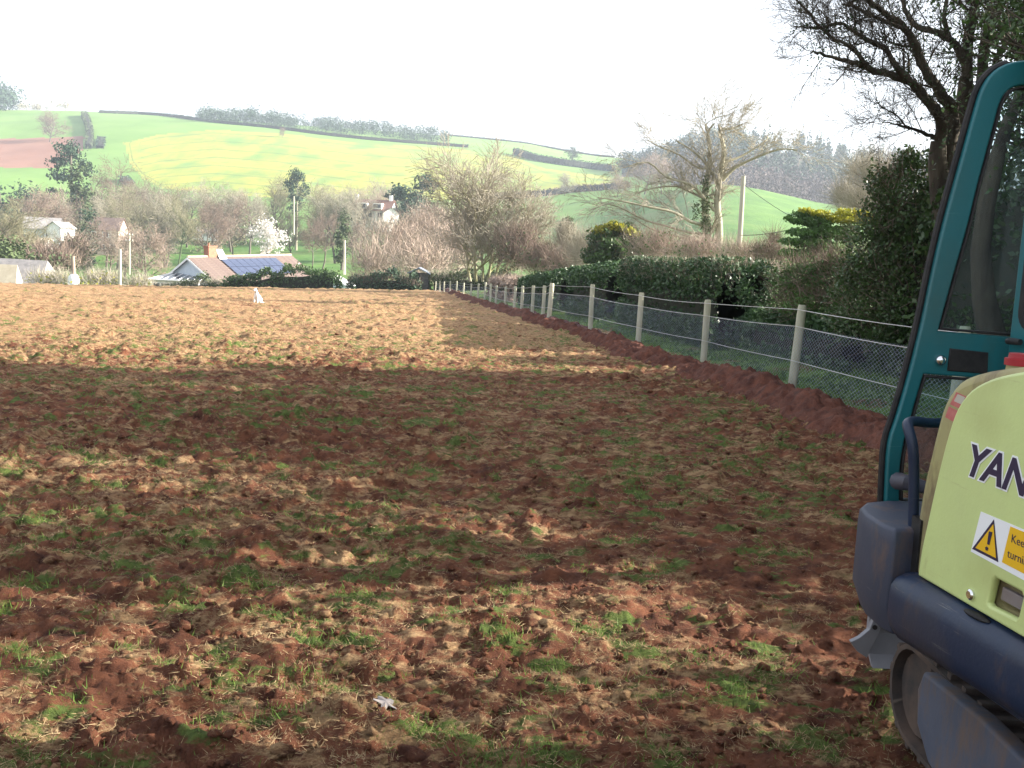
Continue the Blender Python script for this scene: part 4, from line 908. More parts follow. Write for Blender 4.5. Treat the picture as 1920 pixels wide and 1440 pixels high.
fence = thing('wire_fence', 'long new fence of round wooden posts, wires and fine netting right of the field', 'fence', (fence_x(12.4), 12.4, float(zf(3.8, 12.4))))
fl_ = fence.location.copy(); tops = []; bases = []
for i, (pxb, pyb, Y, tp) in enumerate(posts):
    X = P(pxb, pyb, Y).x
    X = .35 * X + .65 * fence_x(Y) if tp is None else X
    z = float(zf(np.float64(X), np.float64(Y)))
    if tp: topz = P(tp[0], tp[1], Y); X1, z1 = topz.x, topz.z
    else: X1, z1 = X + .03, z + 1.2
    H = z1 - z; lean = X1 - X
    r_ = .058 if i != 6 else .072
    b = MB(); p0 = Vector((X, Y, z - .15)); p1 = Vector((X1, Y, z1))
    p1 = p1 + Vector((random.uniform(-.02, .02), random.uniform(-.03, .03), random.uniform(-.015, .02)))
    b.tube([tuple(p0 - fl_), tuple(p0.lerp(p1, .5) - fl_), tuple(p0.lerp(p1, .97) - fl_), tuple(p1 - fl_)], [r_, r_, r_ * .98, r_ * .82], 14)
    b.build('post', M['post'], fence, smooth=True)
    bases.append(Vector((X, Y, z))); tops.append(p1)
hts = [(.06, .03), (.44, .4), (.80, .74), (1.13, .96)]
for wi, (ab, frac) in enumerate(((.05, 0), (.40, 0), (.77, 0), (.95, 0))):
    b = MB()
    for i in range(len(bases) - 1):
        p0 = bases[i].lerp(tops[i], ab); p1 = bases[i + 1].lerp(tops[i + 1], ab)
        off = Vector((-.062, -.01, 0)); sag = random.uniform(.0, .03) + (.03 if wi == 3 and i > 9 else 0)
        pts = [p0.lerp(p1, k / 5) + off - Vector((0, 0, sag * 4 * (k / 5) * (1 - k / 5))) - fl_ for k in range(6)]
        b.tube(pts, .0045 if i < 6 else .006, 5, cap=False)
    b.build('wire', M['wire'], fence)
def netting_material():
    m = bpy.data.materials.new('wire_netting'); m.use_nodes = True; n = m.node_tree; L = n.links
    b = n.nodes['Principled BSDF']; b.inputs['Base Color'].default_value = (.40, .46, .62, 1); b.inputs['Metallic'].default_value = .3; b.inputs['Roughness'].default_value = .45
    uv = n.nodes.new('ShaderNodeUVMap')
    masks = []
    for ang in (58, -58):
        mp = n.nodes.new('ShaderNodeMapping'); mp.inputs['Rotation'].default_value = (0, 0, math.radians(ang)); mp.inputs['Scale'].default_value = (24, 24, 24)
        L.new(uv.outputs[0], mp.inputs[0]); sp = n.nodes.new('ShaderNodeSeparateXYZ'); L.new(mp.outputs[0], sp.inputs[0])
        f = n.nodes.new('ShaderNodeMath'); f.operation = 'PINGPONG'; f.inputs[1].default_value = .5; L.new(sp.outputs[0], f.inputs[0])
        c = n.nodes.new('ShaderNodeMath'); c.operation = 'LESS_THAN'; c.inputs[1].default_value = .024; L.new(f.outputs[0], c.inputs[0]); masks.append(c)
    mx = n.nodes.new('ShaderNodeMath'); mx.operation = 'MAXIMUM'; L.new(masks[0].outputs[0], mx.inputs[0]); L.new(masks[1].outputs[0], mx.inputs[1])
    tr = n.nodes.new('ShaderNodeBsdfTransparent'); ms = n.nodes.new('ShaderNodeMixShader'); L.new(mx.outputs[0], ms.inputs[0]); L.new(tr.outputs[0], ms.inputs[1]); L.new(b.outputs[0], ms.inputs[2])
    L.new(ms.outputs[0], n.nodes['Material Output'].inputs[0]); return m
M['net'] = netting_material()
for i in range(len(bases) - 1):
    V_ = []; UV_ = []; nu = 10
    Ld = (bases[i + 1] - bases[i]).length
    lv = [(.77, -.064), (.55, -.066), (.3, -.067), (.06, -.07), (-.02, -.13), (-.03, -.32)]
    for a_ in range(nu + 1):
        t_ = a_ / nu; bs = bases[i].lerp(bases[i + 1], t_); tp = tops[i].lerp(tops[i + 1], t_)
        for (hh, ox) in lv:
            p = bs.lerp(tp, hh) + Vector((ox + .012 * math.sin(t_ * 9 + hh * 6 + i), 0, 0)); 
            if hh <= 0: p.z += .06 + .03 * math.sin(t_ * 14 + i)
            V_.append(p - fl_); UV_.append((Ld * t_, hh * 1.2 if hh > 0 else hh * 1.2 + ox * -.6))
    nv = len(lv); Fq = [(a_ * nv + k, a_ * nv + k + 1, (a_ + 1) * nv + k + 1, (a_ + 1) * nv + k) for a_ in range(nu) for k in range(nv - 1)]
    m = bpy.data.meshes.new('netting'); m.from_pydata(V_, [], Fq); uvl = m.uv_layers.new(name='UVMap')
    for l_ in m.loops: uvl.data[l_.index].uv = UV_[l_.vertex_index]
    obj('netting', m, M['net'], fence)
# ---------------------------------------------------------------- near trees on the right
def limb_tree():
    """big bare tree: limbs run through real points at about 13 m, then twig out"""
    Yb = 13.0; segs = []; paths = []
    def L_(pts, r0_, r1_, dy=0.0, y0=0.0, lev=0):
        pw = [P(x, y, Yb + y0 + dy * i / (len(pts) - 1)) for i, (x, y) in enumerate(pts)]; pw = smooth_loop(pw, 3, False); n = len(pw)
        for i in range(n - 1):
            a_ = r0_ + (r1_ - r0_) * i / (n - 1); b_ = r0_ + (r1_ - r0_) * (i + 1) / (n - 1)
            j = Vector((random.gauss(0, .008), random.gauss(0, .008), random.gauss(0, .008))); pw[i + 1] = pw[i + 1] + j
            segs.append((pw[i], pw[i + 1], a_, b_, lev))
        paths.append((pw, r0_, r1_))
    c = lambda x, y: (1420 + x / 3.43, y / 3.43)
    L_([(1775, 640), (1772, 520), (1768, 430), (1762, 380), c(1160, 1080), c(1165, 900)], .20, .12)
    L_([(1790, 640), (1788, 520), (1785, 400), c(1215, 1150), c(1240, 900), c(1250, 680)], .17, .11, .2)
    L_([(1800, 600), (1805, 450), c(1300, 1150), c(1310, 900), c(1330, 700), c(1340, 500)], .17, .11, .5)
    L_([c(1165, 900), c(1185, 800), c(1140, 700), c(1050, 600), c(990, 530), c(850, 480), c(720, 440), c(650, 410), c(530, 385), c(400, 340), c(345, 330)], .10, .010, -1.0)
    L_([c(720, 440), c(660, 370), c(600, 300), c(500, 255), c(410, 180), c(340, 90), c(260, 0), c(220, -80)], .035, .012, -.3, -.7)
    L_([c(990, 530), c(900, 430), c(820, 320), c(700, 250), c(620, 200), c(520, 150), c(410, 180), c(320, 180), c(235, 165)], .050, .008, -.4, -.5)
    L_([c(1250, 680), c(1170, 590), c(1080, 450), c(1010, 300), c(960, 190), c(850, 110), c(740, 30), c(690, -30)], .09, .03, -.6)
    L_([c(960, 190), c(780, 120), c(600, 35), c(540, 30)], .035, .010, .1, -.5)
    L_([c(1340, 500), c(1330, 380), c(1240, 260), c(1130, 200), c(1000, 150), c(950, 60), c(930, -20)], .07, .03, .2, .3)
    L_([c(1340, 620), c(1350, 300), c(1390, 100), c(1400, -20), c(1410, -200), c(1400, -420)], .10, .04, .3, .4)
    L_([c(1440, 700), c(1440, 560), c(1460, 300), c(1500, 150), c(1560, 0), c(1600, -160), c(1580, -350)], .11, .04, .4, .5)
    L_([c(1460, 300), c(1520, 250), c(1620, 200), c(1714, 80), c(1800, -40)], .06, .03, .3, .6)
    L_([c(1500, 500), c(1560, 330), c(1700, 180), c(1800, 120)], .05, .02, .3, .6)
    L_([c(1140, 890), c(1060, 850), c(960, 820), c(870, 790), c(790, 800)], .035, .006, -.3)
    L_([c(960, 820), c(900, 740), c(820, 700), c(760, 655)], .016, .004, -.1, -.2)
    L_([c(1010, 300), c(900, 290), c(830, 260), c(800, 160)], .022, .006, -.2, -.3)
    L_([c(970, 480), c(975, 380), c(940, 320), c(850, 300)], .020, .006, -.2, -.3)
    L_([c(1150, 560), c(1040, 545), c(960, 490)], .018, .01, -.2, -.2)
    L_([c(1220, 690), c(1160, 640), c(1080, 635)], .015, .006, -.2, -.2)
    L_([c(850, 110), c(800, 90), c(640, 130), c(560, 100)], .016, .004, -.2, -.4)
    L_([c(1240, 260), c(1200, 120), c(1220, -60), c(1180, -250)], .045, .02, .1, .3)
    L_([c(740, 30), c(640, -60), c(560, -180)], .03, .01, .1, -.5)
    base = P(1785, 640, Yb); base.z = float(zf(base.x, base.y))
    L_([(1785, 700), (1783, 660), (1782, 600)], .26, .22)
    tree = thing('ivied_tree', 'large bare tree with dark spreading limbs against the white sky beside the digger cab', 'tree', tuple(base))
    rel = lambda s: (s[0] - base, s[1] - base, s[2], s[3], s[4])
    lm = MB()
    for pw, ra, rb in paths: lm.tube([p - base for p in pw], [.85 * (ra + (rb - ra) * i / (len(pw) - 1)) * (1 + .10 * random.uniform(-1, 1)) for i in range(len(pw))], 10 if ra > .04 else 6)
    lm.build('trunk', M['bark_dark'], tree, smooth=True)
    tw = []
    for pw, ra, rb in paths[3:]:
        n = len(pw)
        for i in range(2, n):
            rr2 = ra + (rb - ra) * i / n
            for _ in range(2 if rr2 < .05 else 2):
                d = (pw[i] - pw[i - 1]).normalized(); ax = Vector((random.gauss(0, 1), random.gauss(0, 1) * .8, random.gauss(.3, .8))); ax = (ax - d * ax.dot(d)).normalized()
                nd = d * .6 + ax * .8
                if random.random() < .50: grow(tw, pw[i], nd, random.uniform(.25, .62), max(.005, min(rr2 * .30, .011)), 0, 2, wig=.32, upb=.05, kids=2, spread=.6, ratio=.6, start=.2, n=4)
    tw = [(a_ - base, b_ - base, max(c_, .0024), max(d_, .0018), e_) for a_, b_, c_, d_, e_ in tw]
    obj('twigs', segs_mesh('twigs', tw, 3), M['bark_dark'], tree)
    # tufts of ivy on the limbs
    P0 = []
    for pw, ra, rb in paths:
        for i in range(1, len(pw)):
            k = int(20 * (1 if ra > .04 else .4)); t_ = rng.random(k)[:, None]; a_ = np.array(pw[i - 1]); b_ = np.array(pw[i])
            P0.append(a_ * (1 - t_) + b_ * t_ + rng.normal(size=(k, 3)) * (max(ra, .03) * .8 + .01))
    P0 = np.concatenate(P0); obj('ivy', mesh_np('ivy', *leaves_np(P0 - np.array(base), .017)), M['leaf_hedge'], tree)
    # finer twigs and ivy clusters over the upper right crown, where light glints through
    E = [(tuple(P(x, y, Yb + dy)), (r_, r_, r_ * .8)) for x, y, dy, r_ in ((1760, 20, 0, .55), (1700, 30, -.2, .5), (1830, 60, .5, .6), (1890, 30, .6, .7), (1790, -60, .2, .9), (1880, -120, .6, 1.0), (1720, -90, 0, .8), (1650, 0, -.4, .35))]
    P0, u_ = in_ellipsoids(E, 2200, .1); obj('crown', mesh_np('crown', *leaves_np(P0 - np.array(base), .018, None, .45)), M['leaf_hedge'], tree)
limb_tree()
def leafy_mass(name, label, cat, E, n, size, mm, stems=(), bark='bark_dark', twigs=0, group=None, core=.0):
    c = np.mean([e[0] for e in E], 0); zb = float(zf(c[0], c[1])) if math.hypot(c[0], c[1]) < 86 else min(e[0][2] - e[1][2] for e in E)
    b0 = np.array((c[0], c[1], zb)); t = thing(name, label, cat, tuple(b0), group)
    P0, u_ = in_ellipsoids(E, n, .35); obj('foliage', mesh_np('foliage', *leaves_np(P0 - b0, size, None)), M[mm], t)
    sg = []
    for s_ in stems:
        pw = smooth_loop([Vector(p) - Vector(b0) for p in s_[0]], 3, False); n_ = len(pw)
        for i in range(n_ - 1): sg.append((pw[i], pw[i + 1], s_[1] + (s_[2] - s_[1]) * i / n_, s_[1] + (s_[2] - s_[1]) * (i + 1) / n_, 0))
    if sg: obj('trunk', segs_mesh('trunk', sg, 8), M[bark], t)
    if twigs:
        P0, u_ = in_ellipsoids(E, twigs, .0); obj('twigs', mesh_np('twigs', *slivers(P0 - b0, u_ * .8 + rng.normal(size=(twigs, 3)) * .5 + np.array([0, 0, .5]), rng.uniform(.2, .6, twigs), .008)), M['twig'], t)
    return t
def EP(px, py, Y, rx, ry, dep=None):
    k = Y / F_PX; return (tuple(P(px, py, Y)), (rx * k, dep or rx * k, ry * k))
leafy_mass('ivied_bush', 'tall dark ivy-covered bush at the right end of the hedge beside the bare tree', 'bush',
    [EP(1740, 335, 14, 60, 60), EP(1690, 360, 14, 60, 75), EP(1660, 410, 14, 45, 75), EP(1720, 440, 14, 95, 85), EP(1650, 470, 14, 65, 75), EP(1700, 520, 14, 105, 75), EP(1625, 560, 14.3, 65, 65), EP(1750, 560, 13.6, 85, 85), EP(1690, 610, 14, 110, 55), EP(1780, 480, 13.4, 60, 100), EP(1765, 400, 13.8, 50, 60), EP(1640, 340, 14.2, 18, 30), EP(1700, 300, 14, 22, 26), EP(1600, 510, 14.2, 22, 30)], 38000, .028, 'leaf', twigs=4200)
leafy_mass('ragged_bush', 'half bare sunlit bush filling the gap between the long hedge and the ivied bush', 'bush',
    [EP(1500, 525, 17, 45, 38), EP(1545, 520, 16.5, 45, 42), EP(1590, 560, 16, 45, 50), EP(1530, 580, 16.5, 60, 35), EP(1590, 500, 16, 25, 25), EP(1480, 560, 17.5, 30, 35), EP(1560, 490, 16.5, 16, 16)], 12000, .030, 'leaf_conifer', twigs=3600)
k_ = [EP(1505, 402, 30, 20, 7), EP(1492, 414, 29.8, 18, 5), EP(1530, 415, 30, 34, 12), EP(1545, 435, 30, 38, 12), EP(1500, 436, 29.7, 26, 7), EP(1478, 408, 29.6, 7, 3), EP(1485, 452, 29.8, 22, 7), EP(1525, 455, 30, 36, 12), EP(1500, 475, 30, 34, 9), EP(1555, 470, 30, 42, 16), EP(1530, 487, 30, 50, 12), EP(1590, 440, 30, 24, 20)]
leafy_mass('spreading_conifer', 'bright green spreading conifer behind the hedge', 'tree', k_, 9500, .055, 'leaf_conifer', stems=[([P(1545, 520, 30), P(1540, 450, 30), P(1535, 410, 30)], .15, .05)])
leafy_mass('golden_conifer', 'golden-topped conifer foliage above the spreading green conifer', 'tree', [EP(1512, 394, 29.6, 14, 4), EP(1535, 399, 29.6, 22, 6), EP(1590, 399, 29.6, 22, 7), EP(1612, 404, 29.6, 20, 9), EP(1560, 407, 29.6, 18, 5), EP(1628, 418, 29.6, 20, 10), EP(1585, 412, 29.6, 28, 7)], 2600, .05, 'leaf_gold')
# ivied trees standing behind the digger and on along the fence: they throw the shade over the near ground
def shade_tree(label, X, Y, H, spread, dens, seed, ivy=.85):
    random.seed(seed); z = float(zf(X, Y)); sg = []
    grow(sg, (0, 0, -.1), (random.uniform(-.1, .1), random.uniform(-.1, .1), 1), H * .62, .20, 0, 3, wig=.22, upb=.10, kids=3, spread=.75, ratio=.55, start=.25, n=6)
    t = thing('ivied_tree', label, 'tree', (X, Y, z), 'ivied trees behind the digger')
    obj('trunk', segs_mesh('trunk', [s for s in sg if s[4] <= 1], 7), M['bark'], t)
    obj('crown', segs_mesh('crown', [s for s in sg if s[4] > 1], 3, .004), M['bark_dark'], t)
    pts = np.array([s[1] for s in sg if s[4] >= 1]); pts = pts[pts[:, 2] < H * ivy]; k = rng.integers(0, len(pts), dens)
    P0 = pts[k] + rng.normal(size=(dens, 3)) * .16
    obj('ivy', mesh_np('ivy', *leaves_np(P0, .032)), M['leaf'], t); return t
shade_tree('dense ivied tree seen through the upper pane of the cab door', 7.9, 12.2, 7.6, 2, 20000, 31)
shade_tree('ivied tree behind the digger, its grey trunk seen through the cab door glass', 7.0, 9.0, 7.2, 2, 26000, 32)
shade_tree('ivied tree hidden behind the rear of the digger', 6.5, 5.8, 6.8, 2, 7000, 33)
shade_tree('ivied tree further along the fence beyond the right edge of the photo', 6.9, 2.6, 6.6, 2, 6500, 34)
shade_tree('ivied tree at the near end of the hedge line, right of the photo', 7.0, -.6, 6.4, 2, 5500, 35)
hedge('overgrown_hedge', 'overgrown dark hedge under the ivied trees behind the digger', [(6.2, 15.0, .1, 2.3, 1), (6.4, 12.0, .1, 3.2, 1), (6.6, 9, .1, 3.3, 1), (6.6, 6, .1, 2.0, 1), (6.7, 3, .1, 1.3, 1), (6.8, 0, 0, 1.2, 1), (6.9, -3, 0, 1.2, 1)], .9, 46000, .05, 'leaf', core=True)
# grey trunk leaning in the cab glass
b = MB(); b.tube([tuple(P(*p)) for p in ((1862, 640, 10.2), (1845, 560, 10.2), (1838, 470, 10.2), (1850, 380, 10.2), (1868, 300, 10.2), (1890, 230, 10.4), (1925, 150, 10.6))], [.15, .12, .10, .09, .08, .07, .05], 12)
gt = thing('grey_trunk', 'smooth grey leaning trunk seen through the cab door glass', 'tree', tuple(P(1862, 700, 10.2)))
b.v = [tuple(Vector(v) - gt.location) for v in b.v]; b.build('trunk', M['bark_dark'], gt, smooth=True)
# sprawling tree behind the hedge
def sprawl():
    Yb = 44.0; base = P(1350, 520, Yb); random.seed(77)
    t = thing('sprawling_tree', 'sprawling pale-barked bare tree with drooping limbs and ivy behind the hedge', 'tree', tuple(base)); sg = []; cr = []
    def L_(pts, r0_, r1_, dy=0):
        pw = smooth_loop([P(x, y, Yb + dy * i / len(pts)) for i, (x, y) in enumerate(pts)], 3, False); n = len(pw)
        for i in range(n - 1):
            ra = r0_ + (r1_ - r0_) * i / n; sg.append((pw[i] - base, pw[i + 1] - base, ra, r0_ + (r1_ - r0_) * (i + 1) / n, 0))
            if i > 2 and random.random() < .5:
                d = (pw[i + 1] - pw[i]).normalized(); 
                for _ in range(2):
                    nd = d * .8 + Vector((random.gauss(0, .5), random.gauss(0, .5), random.gauss(.1, .5)))
                    grow(cr, pw[i] - base, nd, random.uniform(.7, 1.5), max(.011, ra * .25), 0, 2, wig=.25, upb=.0, kids=2, spread=.55, ratio=.6, start=.2, n=4)
    c = lambda x, y: (1100 + x / 2.88, 200 + y / 2.88)
    L_([c(715, 740), c(715, 640), c(705, 520), c(715, 420), c(730, 330), c(740, 220), c(720, 130), c(780, 120), c(840, 95)], .20, .03)
    L_([c(650, 680), c(640, 560), c(640, 450), c(660, 330), c(665, 230), c(655, 140), c(690, 90)], .20, .03, 0)
    L_([c(715, 745), c(690, 765), c(665, 755), c(648, 690)], .2, .2)
    L_([c(710, 500), c(690, 380), c(600, 260), c(480, 180)], .09, .02)
    L_([c(730, 400), c(800, 330), c(900, 280), c(1040, 230), c(1140, 235)], .10, .02, -1)
    L_([c(735, 300), c(830, 270), c(960, 190), c(980, 160)], .07, .02, 1)
    L_([c(690, 560), c(640, 500), c(560, 420), c(430, 380), c(330, 300), c(200, 330)], .09, .02, -1)
    L_([c(640, 640), c(560, 620), c(470, 570), c(330, 540), c(190, 510), c(60, 490)], .09, .02, -2)
    L_([c(650, 690), c(560, 680), c(450, 650), c(310, 610), c(170, 540), c(60, 520)], .08, .02, -1)
    L_([c(700, 720), c(600, 720), c(480, 700), c(350, 660), c(250, 600)], .08, .02, 0)
    L_([c(640, 500), c(560, 460), c(480, 430), c(360, 440), c(260, 470)], .07, .02, 1)
    L_([c(660, 330), c(600, 330), c(500, 260), c(380, 210), c(330, 180)], .06, .02, 1)
    L_([c(655, 140), c(640, 100), c(700, 60), c(780, 40)], .03, .01, 0)
    obj('trunk', segs_mesh('trunk', sg, 6), M['bark_pale'], t)
    cr = [(a_, b_, max(c_, .008), max(d_, .006), e_) for a_, b_, c_, d_, e_ in cr]
    obj('crown', segs_mesh('crown', cr, 3), M['twig_pale'], t)
    E = [EP(1100 + 640 / 2.88, 200 + y / 2.88, Yb - .3, 10, 20) for y in (420, 520, 580, 640)] + [EP(1100 + 590 / 2.88, 200 + 560 / 2.88, Yb - .3, 8, 18)]
    P0, u_ = in_ellipsoids(E, 800, .3); obj('ivy', mesh_np('ivy', *leaves_np(P0 - np.array(base), .05)), M['ivy_far'], t)
sprawl()
def pale_tree():
    Yb = 78.0; base = P(905, 530, Yb); random.seed(5)
    t = thing('multi_stemmed_tree', 'tall pale multi-stemmed bare tree behind the far end of the fence', 'tree', tuple(base)); sg = []
    for px, dx in ((882, -.25), (893, -.08), (905, .02), (915, .12), (925, .22), (936, .34)):
        p0 = P(px, 528, Yb + random.uniform(-.6, .6)) - base
        grow(sg, p0, (dx * 1.5, random.uniform(-.3, .3), 1), random.uniform(6.0, 7.4) * (1 - abs(dx) * .5), .13, 0, 3, wig=.13, upb=.02, kids=2, spread=.75, ratio=.55, start=.10, n=8)
    obj('trunk', segs_mesh('trunk', [s for s in sg if s[4] <= 1], 5, .03), M['bark_moss'], t)
    cr = [s for s in sg if s[4] > 1]; cr = [(a_, b_, max(c_, .019), max(d_, .013), e_) for a_, b_, c_, d_, e_ in cr]
    obj('crown', segs_mesh('crown', cr, 3), M['twig_pale'], t)
pale_tree()
# ---------------------------------------------------------------- ground cover near the camera
def near_points(n, rmin=1.3, rmax=24, pw=1.0):
    a = rng.uniform(math.radians(-34), math.radians(42), n); r = rmin * (rmax / rmin)**(rng.random(n)**pw)
    X, Y = r * np.sin(a), r * np.cos(a); k = X < fence_x(Y) - .2; X, Y, r = X[k], Y[k], r[k]
    return X, Y, r
def tufts(name, label, nt, blades, mask, Lr, W, mm, flat=0.0, spread_=.05):
    X, Y, R = near_points(nt); k = mask(X, Y); X, Y, R = X[k], Y[k], R[k]; n = len(X)
    Xb = np.repeat(X, blades) + rng.normal(size=n * blades) * spread_; Yb = np.repeat(Y, blades) + rng.normal(size=n * blades) * spread_; Rb = np.hypot(Xb, Yb)
    Z = zf(Xb, Yb) + field_h(Xb, Yb, Rb) - .004
    lean = np.repeat(rng.normal(size=(n, 3)) * (.5 + flat), blades, 0); lean[:, 2] = 0
    D = rng.normal(size=(n * blades, 3)) * .45 + lean + np.array([0, 0, 1 - flat * .8])
    D[:, 2] = np.abs(D[:, 2]) + .05
    Ls = rng.uniform(*Lr, n * blades) * (1 + .03 * Rb)
    v, f = slivers(np.stack([Xb, Yb, Z], -1), D, Ls, W * (1 + Rb * .13))
    o = obj(name, mesh_np(name, v, f), M[mm]); tag(o, label, 'grass', kind='stuff')
tufts('green_grass', 'tufts of fresh green grass left standing in the tilled soil', 15000, 12, lambda X, Y: green_mask(X, Y) + rng.normal(size=X.shape) * .03 > .625, (.012, .05), .0030, 'grass')
tufts('dry_grass', 'mats of torn dry grass lying over the tilled soil', 52000, 11, lambda X, Y: straw_mask(X, Y, 0) + rng.normal(size=X.shape) * .08 > .50, (.012, .042), .0019, 'straw', flat=.9, spread_=.06)
def clods():
    import bmesh
    bm = bmesh.new(); bmesh.ops.create_icosphere(bm, subdivisions=2, radius=1); bv = np.array([v.co for v in bm.verts]); bf = np.array([[v.index for v in f.verts] for f in bm.faces]); bm.free()
    X, Y, R = near_points(6500, 1.4, 26); n = len(X); g = fbm(X / 2.5, Y / 1.6, 2, 31); k = g + rng.normal(size=n) * .08 > .45; X, Y, R = X[k], Y[k], R[k]; n = len(X)
    Z = zf(X, Y) + field_h(X, Y, R); s = rng.gamma(2.0, .0034, n) * (1 + .03 * R) + .004
    off = rng.random((n, 1)) * 90
    rad = 1 + .95 * (fbm(bv[None, :, 0] * 1.8 + off, bv[None, :, 1] * 1.4 + bv[None, :, 2] * 1.9 + off, 3, 5) - .5) * 2
    th = rng.uniform(0, 6.28, n); sx, sy, sz = rng.uniform(.8, 1.5, n), rng.uniform(.7, 1.2, n), rng.uniform(.5, .85, n)
    L = bv[None] * rad[..., None] * np.stack([sx, sy, sz], -1)[:, None] * s[:, None, None]
    c, si = np.cos(th)[:, None], np.sin(th)[:, None]
    W = np.stack([L[..., 0] * c - L[..., 1] * si + X[:, None], L[..., 0] * si + L[..., 1] * c + Y[:, None], L[..., 2] + Z[:, None] + s[:, None] * .25], -1)
    F = (np.arange(n) * len(bv))[:, None, None] + bf[None]
    me = mesh_np('soil_clods', W.reshape(-1, 3), F.reshape(-1, 3), False); nb_ = len(bv)
    attr(me, 'straw', np.repeat(straw_mask(X, Y, R) - .12 + rng.normal(size=n) * .08, nb_)); attr(me, 'green', np.repeat(green_mask(X, Y) - .3, nb_)); o = obj('soil_clods', me, M['field']); tag(o, 'loose red clods scattered over the tilled field', 'soil', kind='stuff')
clods()
# verge plants behind the fence
def verge_cover():
    n = 42000; Y = 6 + 34 * rng.random(n)**1.3; dx = rng.uniform(.15, 2.4, n); X = fence_x(Y) + dx; Z = zf(X, Y) + .03 + .18 * sstep(.5, 2.4, dx)
    k = fbm(X / .7, Y / .7, 3, 66) > .38; P0 = np.stack([X, Y, Z], -1)[k]; m_ = len(P0)
    o = obj('verge_grass', mesh_np('verge_grass', *slivers(P0, rng.normal(size=(m_, 3)) * .5 + np.array([0, 0, 1]), rng.uniform(.05, .16, m_), .008)), M['verge_blade']); tag(o, 'rough green grass growing behind the wire fence', 'grass', kind='stuff')
    n = 15000; Y = 6 + 24 * rng.random(n)**1.4; dx = rng.uniform(.25, 2.5, n); X = fence_x(Y) + dx; k = fbm(X / .9, Y / .9, 2, 67) > .5; X, Y, dx = X[k], Y[k], dx[k]; Z = zf(X, Y) + .06 + .18 * sstep(.5, 2.4, dx) + rng.uniform(0, .12, len(X))
    o = obj('ivy_ground_cover', mesh_np('ivy_ground_cover', *leaves_np(np.stack([X, Y, Z], -1), .028)), M['leaf']); tag(o, 'dark ivy and leafy weeds along the foot of the hedge', 'ivy', kind='stuff')
verge_cover()
# dead leaf lying on the soil
def dead_leaf(px, py, label):
    d = ray(px, py); 
    for Y in np.arange(1.5, 30, .02):
        p = CAM + d * (Y / d.y); X = np.array([p.x]); Yv = np.array([p.y])
        if p.z < (zf(X, Yv) + field_h(X, Yv, np.hypot(X, Yv)))[0] + .015: break
    o_ = []
    for i in range(24):
        a = i / 24 * 6.283; r = .035 * (1 + .45 * math.cos(5 * a)) ; o_.append((r * math.cos(a), r * math.sin(a), .006 * math.sin(3 * a)))
    b = MB(); b.add([(0, 0, .008)] + o_, [(0, i + 1, (i + 1) % 24 + 1) for i in range(24)]); b.add([(0, 0, .006)] + [(x, y, z - .002) for x, y, z in o_], [(0, (i + 1) % 24 + 1, i + 1) for i in range(24)])
    o = b.build('dead_leaf', mat('dead_leaf', (.13, .12, .13), (.20, .18, .17), 30, .9)); o.location = p; o.rotation_euler = (.3, .2, 1); tag(o, label, 'leaf')
dead_leaf(722, 1318, 'curled grey dead leaf lying on the soil in the near foreground')
# ---------------------------------------------------------------- the dog
def skin(name, nodes, edges, mm, parent, sub=2, root=0):
    m = bpy.data.meshes.new(name); m.from_pydata([n_[0] for n_ in nodes], edges, []); o = obj(name, m, M[mm], parent)
    o.modifiers.new('skin', 'SKIN'); sk = m.skin_vertices[0].data
    for i, n_ in enumerate(nodes):
        rr = n_[1]; sk[i].radius = (rr, rr) if not isinstance(rr, tuple) else rr; sk[i].use_root = (i == root)
    s = o.modifiers.new('sub', 'SUBSURF'); s.levels = sub; s.render_levels = sub
    dg = bpy.context.evaluated_depsgraph_get(); me = bpy.data.meshes.new_from_object(o.evaluated_get(dg)); o.modifiers.clear(); o.data = me
    me.materials.clear(); me.materials.append(M[mm])
    for p in me.polygons: p.use_smooth = True
    return o
M['fur_white'] = mat('white_fur', (.72, .70, .66), (.82, .80, .77), 30, .9, bump=.004, bscale=120)
M['fur_black'] = mat('black_fur', (.02, .018, .02), (.05, .045, .045), 30, .8, bump=.004, bscale=120)
dp = P(483, 572, 37); dp.z = float(zf(dp.x, dp.y)) + .02
dog = thing('dog', 'small white dog with dark face patches sitting alone on the far part of the field', 'dog', tuple(dp)); dog.rotation_euler = (0, 0, math.radians(-20)); dog.scale = (1.05,) * 3
# sitting, facing the camera (-Y)
nodes = [((0, .12, .12), .10), ((0, .04, .22), .105), ((0, -.05, .33), .09), ((0, -.08, .41), .06), ((0, -.09, .47), .055), ((0, -.12, .50), .055),
         ((.07, -.08, .26), .04), ((.075, -.10, .14), .026), ((.07, -.10, .04), .022), ((.07, -.14, .015), .022),
         ((-.07, -.08, .26), .04), ((-.075, -.10, .14), .026), ((-.07, -.10, .04), .022), ((-.07, -.14, .015), .022),
         ((.11, .06, .12), .07), ((.14, -.03, .08), .045), ((.14, .03, .03), .025), ((.14, -.08, .015), .025),
         ((-.11, .06, .12), .07), ((-.14, -.03, .08), .045), ((-.14, .03, .03), .025), ((-.14, -.08, .015), .025),
         ((.02, .24, .05), .025), ((.07, .33, .03), .02), ((.15, .37, .04), .012)]
edges = [(0, 1), (1, 2), (2, 3), (3, 4), (4, 5), (2, 6), (6, 7), (7, 8), (8, 9), (2, 10), (10, 11), (11, 12), (12, 13), (0, 14), (14, 15), (15, 16), (16, 17), (0, 18), (18, 19), (19, 20), (20, 21), (0, 22), (22, 23), (23, 24)]
skin('body', nodes, edges, 'fur_white', dog)
hd = skin('head', [((0, -.08, .53), .06), ((0, -.13, .54), .068), ((0, -.18, .525), .045), ((0, -.235, .505), .028), ((0, -.255, .50), .020)], [(0, 1), (1, 2), (2, 3), (3, 4)], 'fur_white', dog)
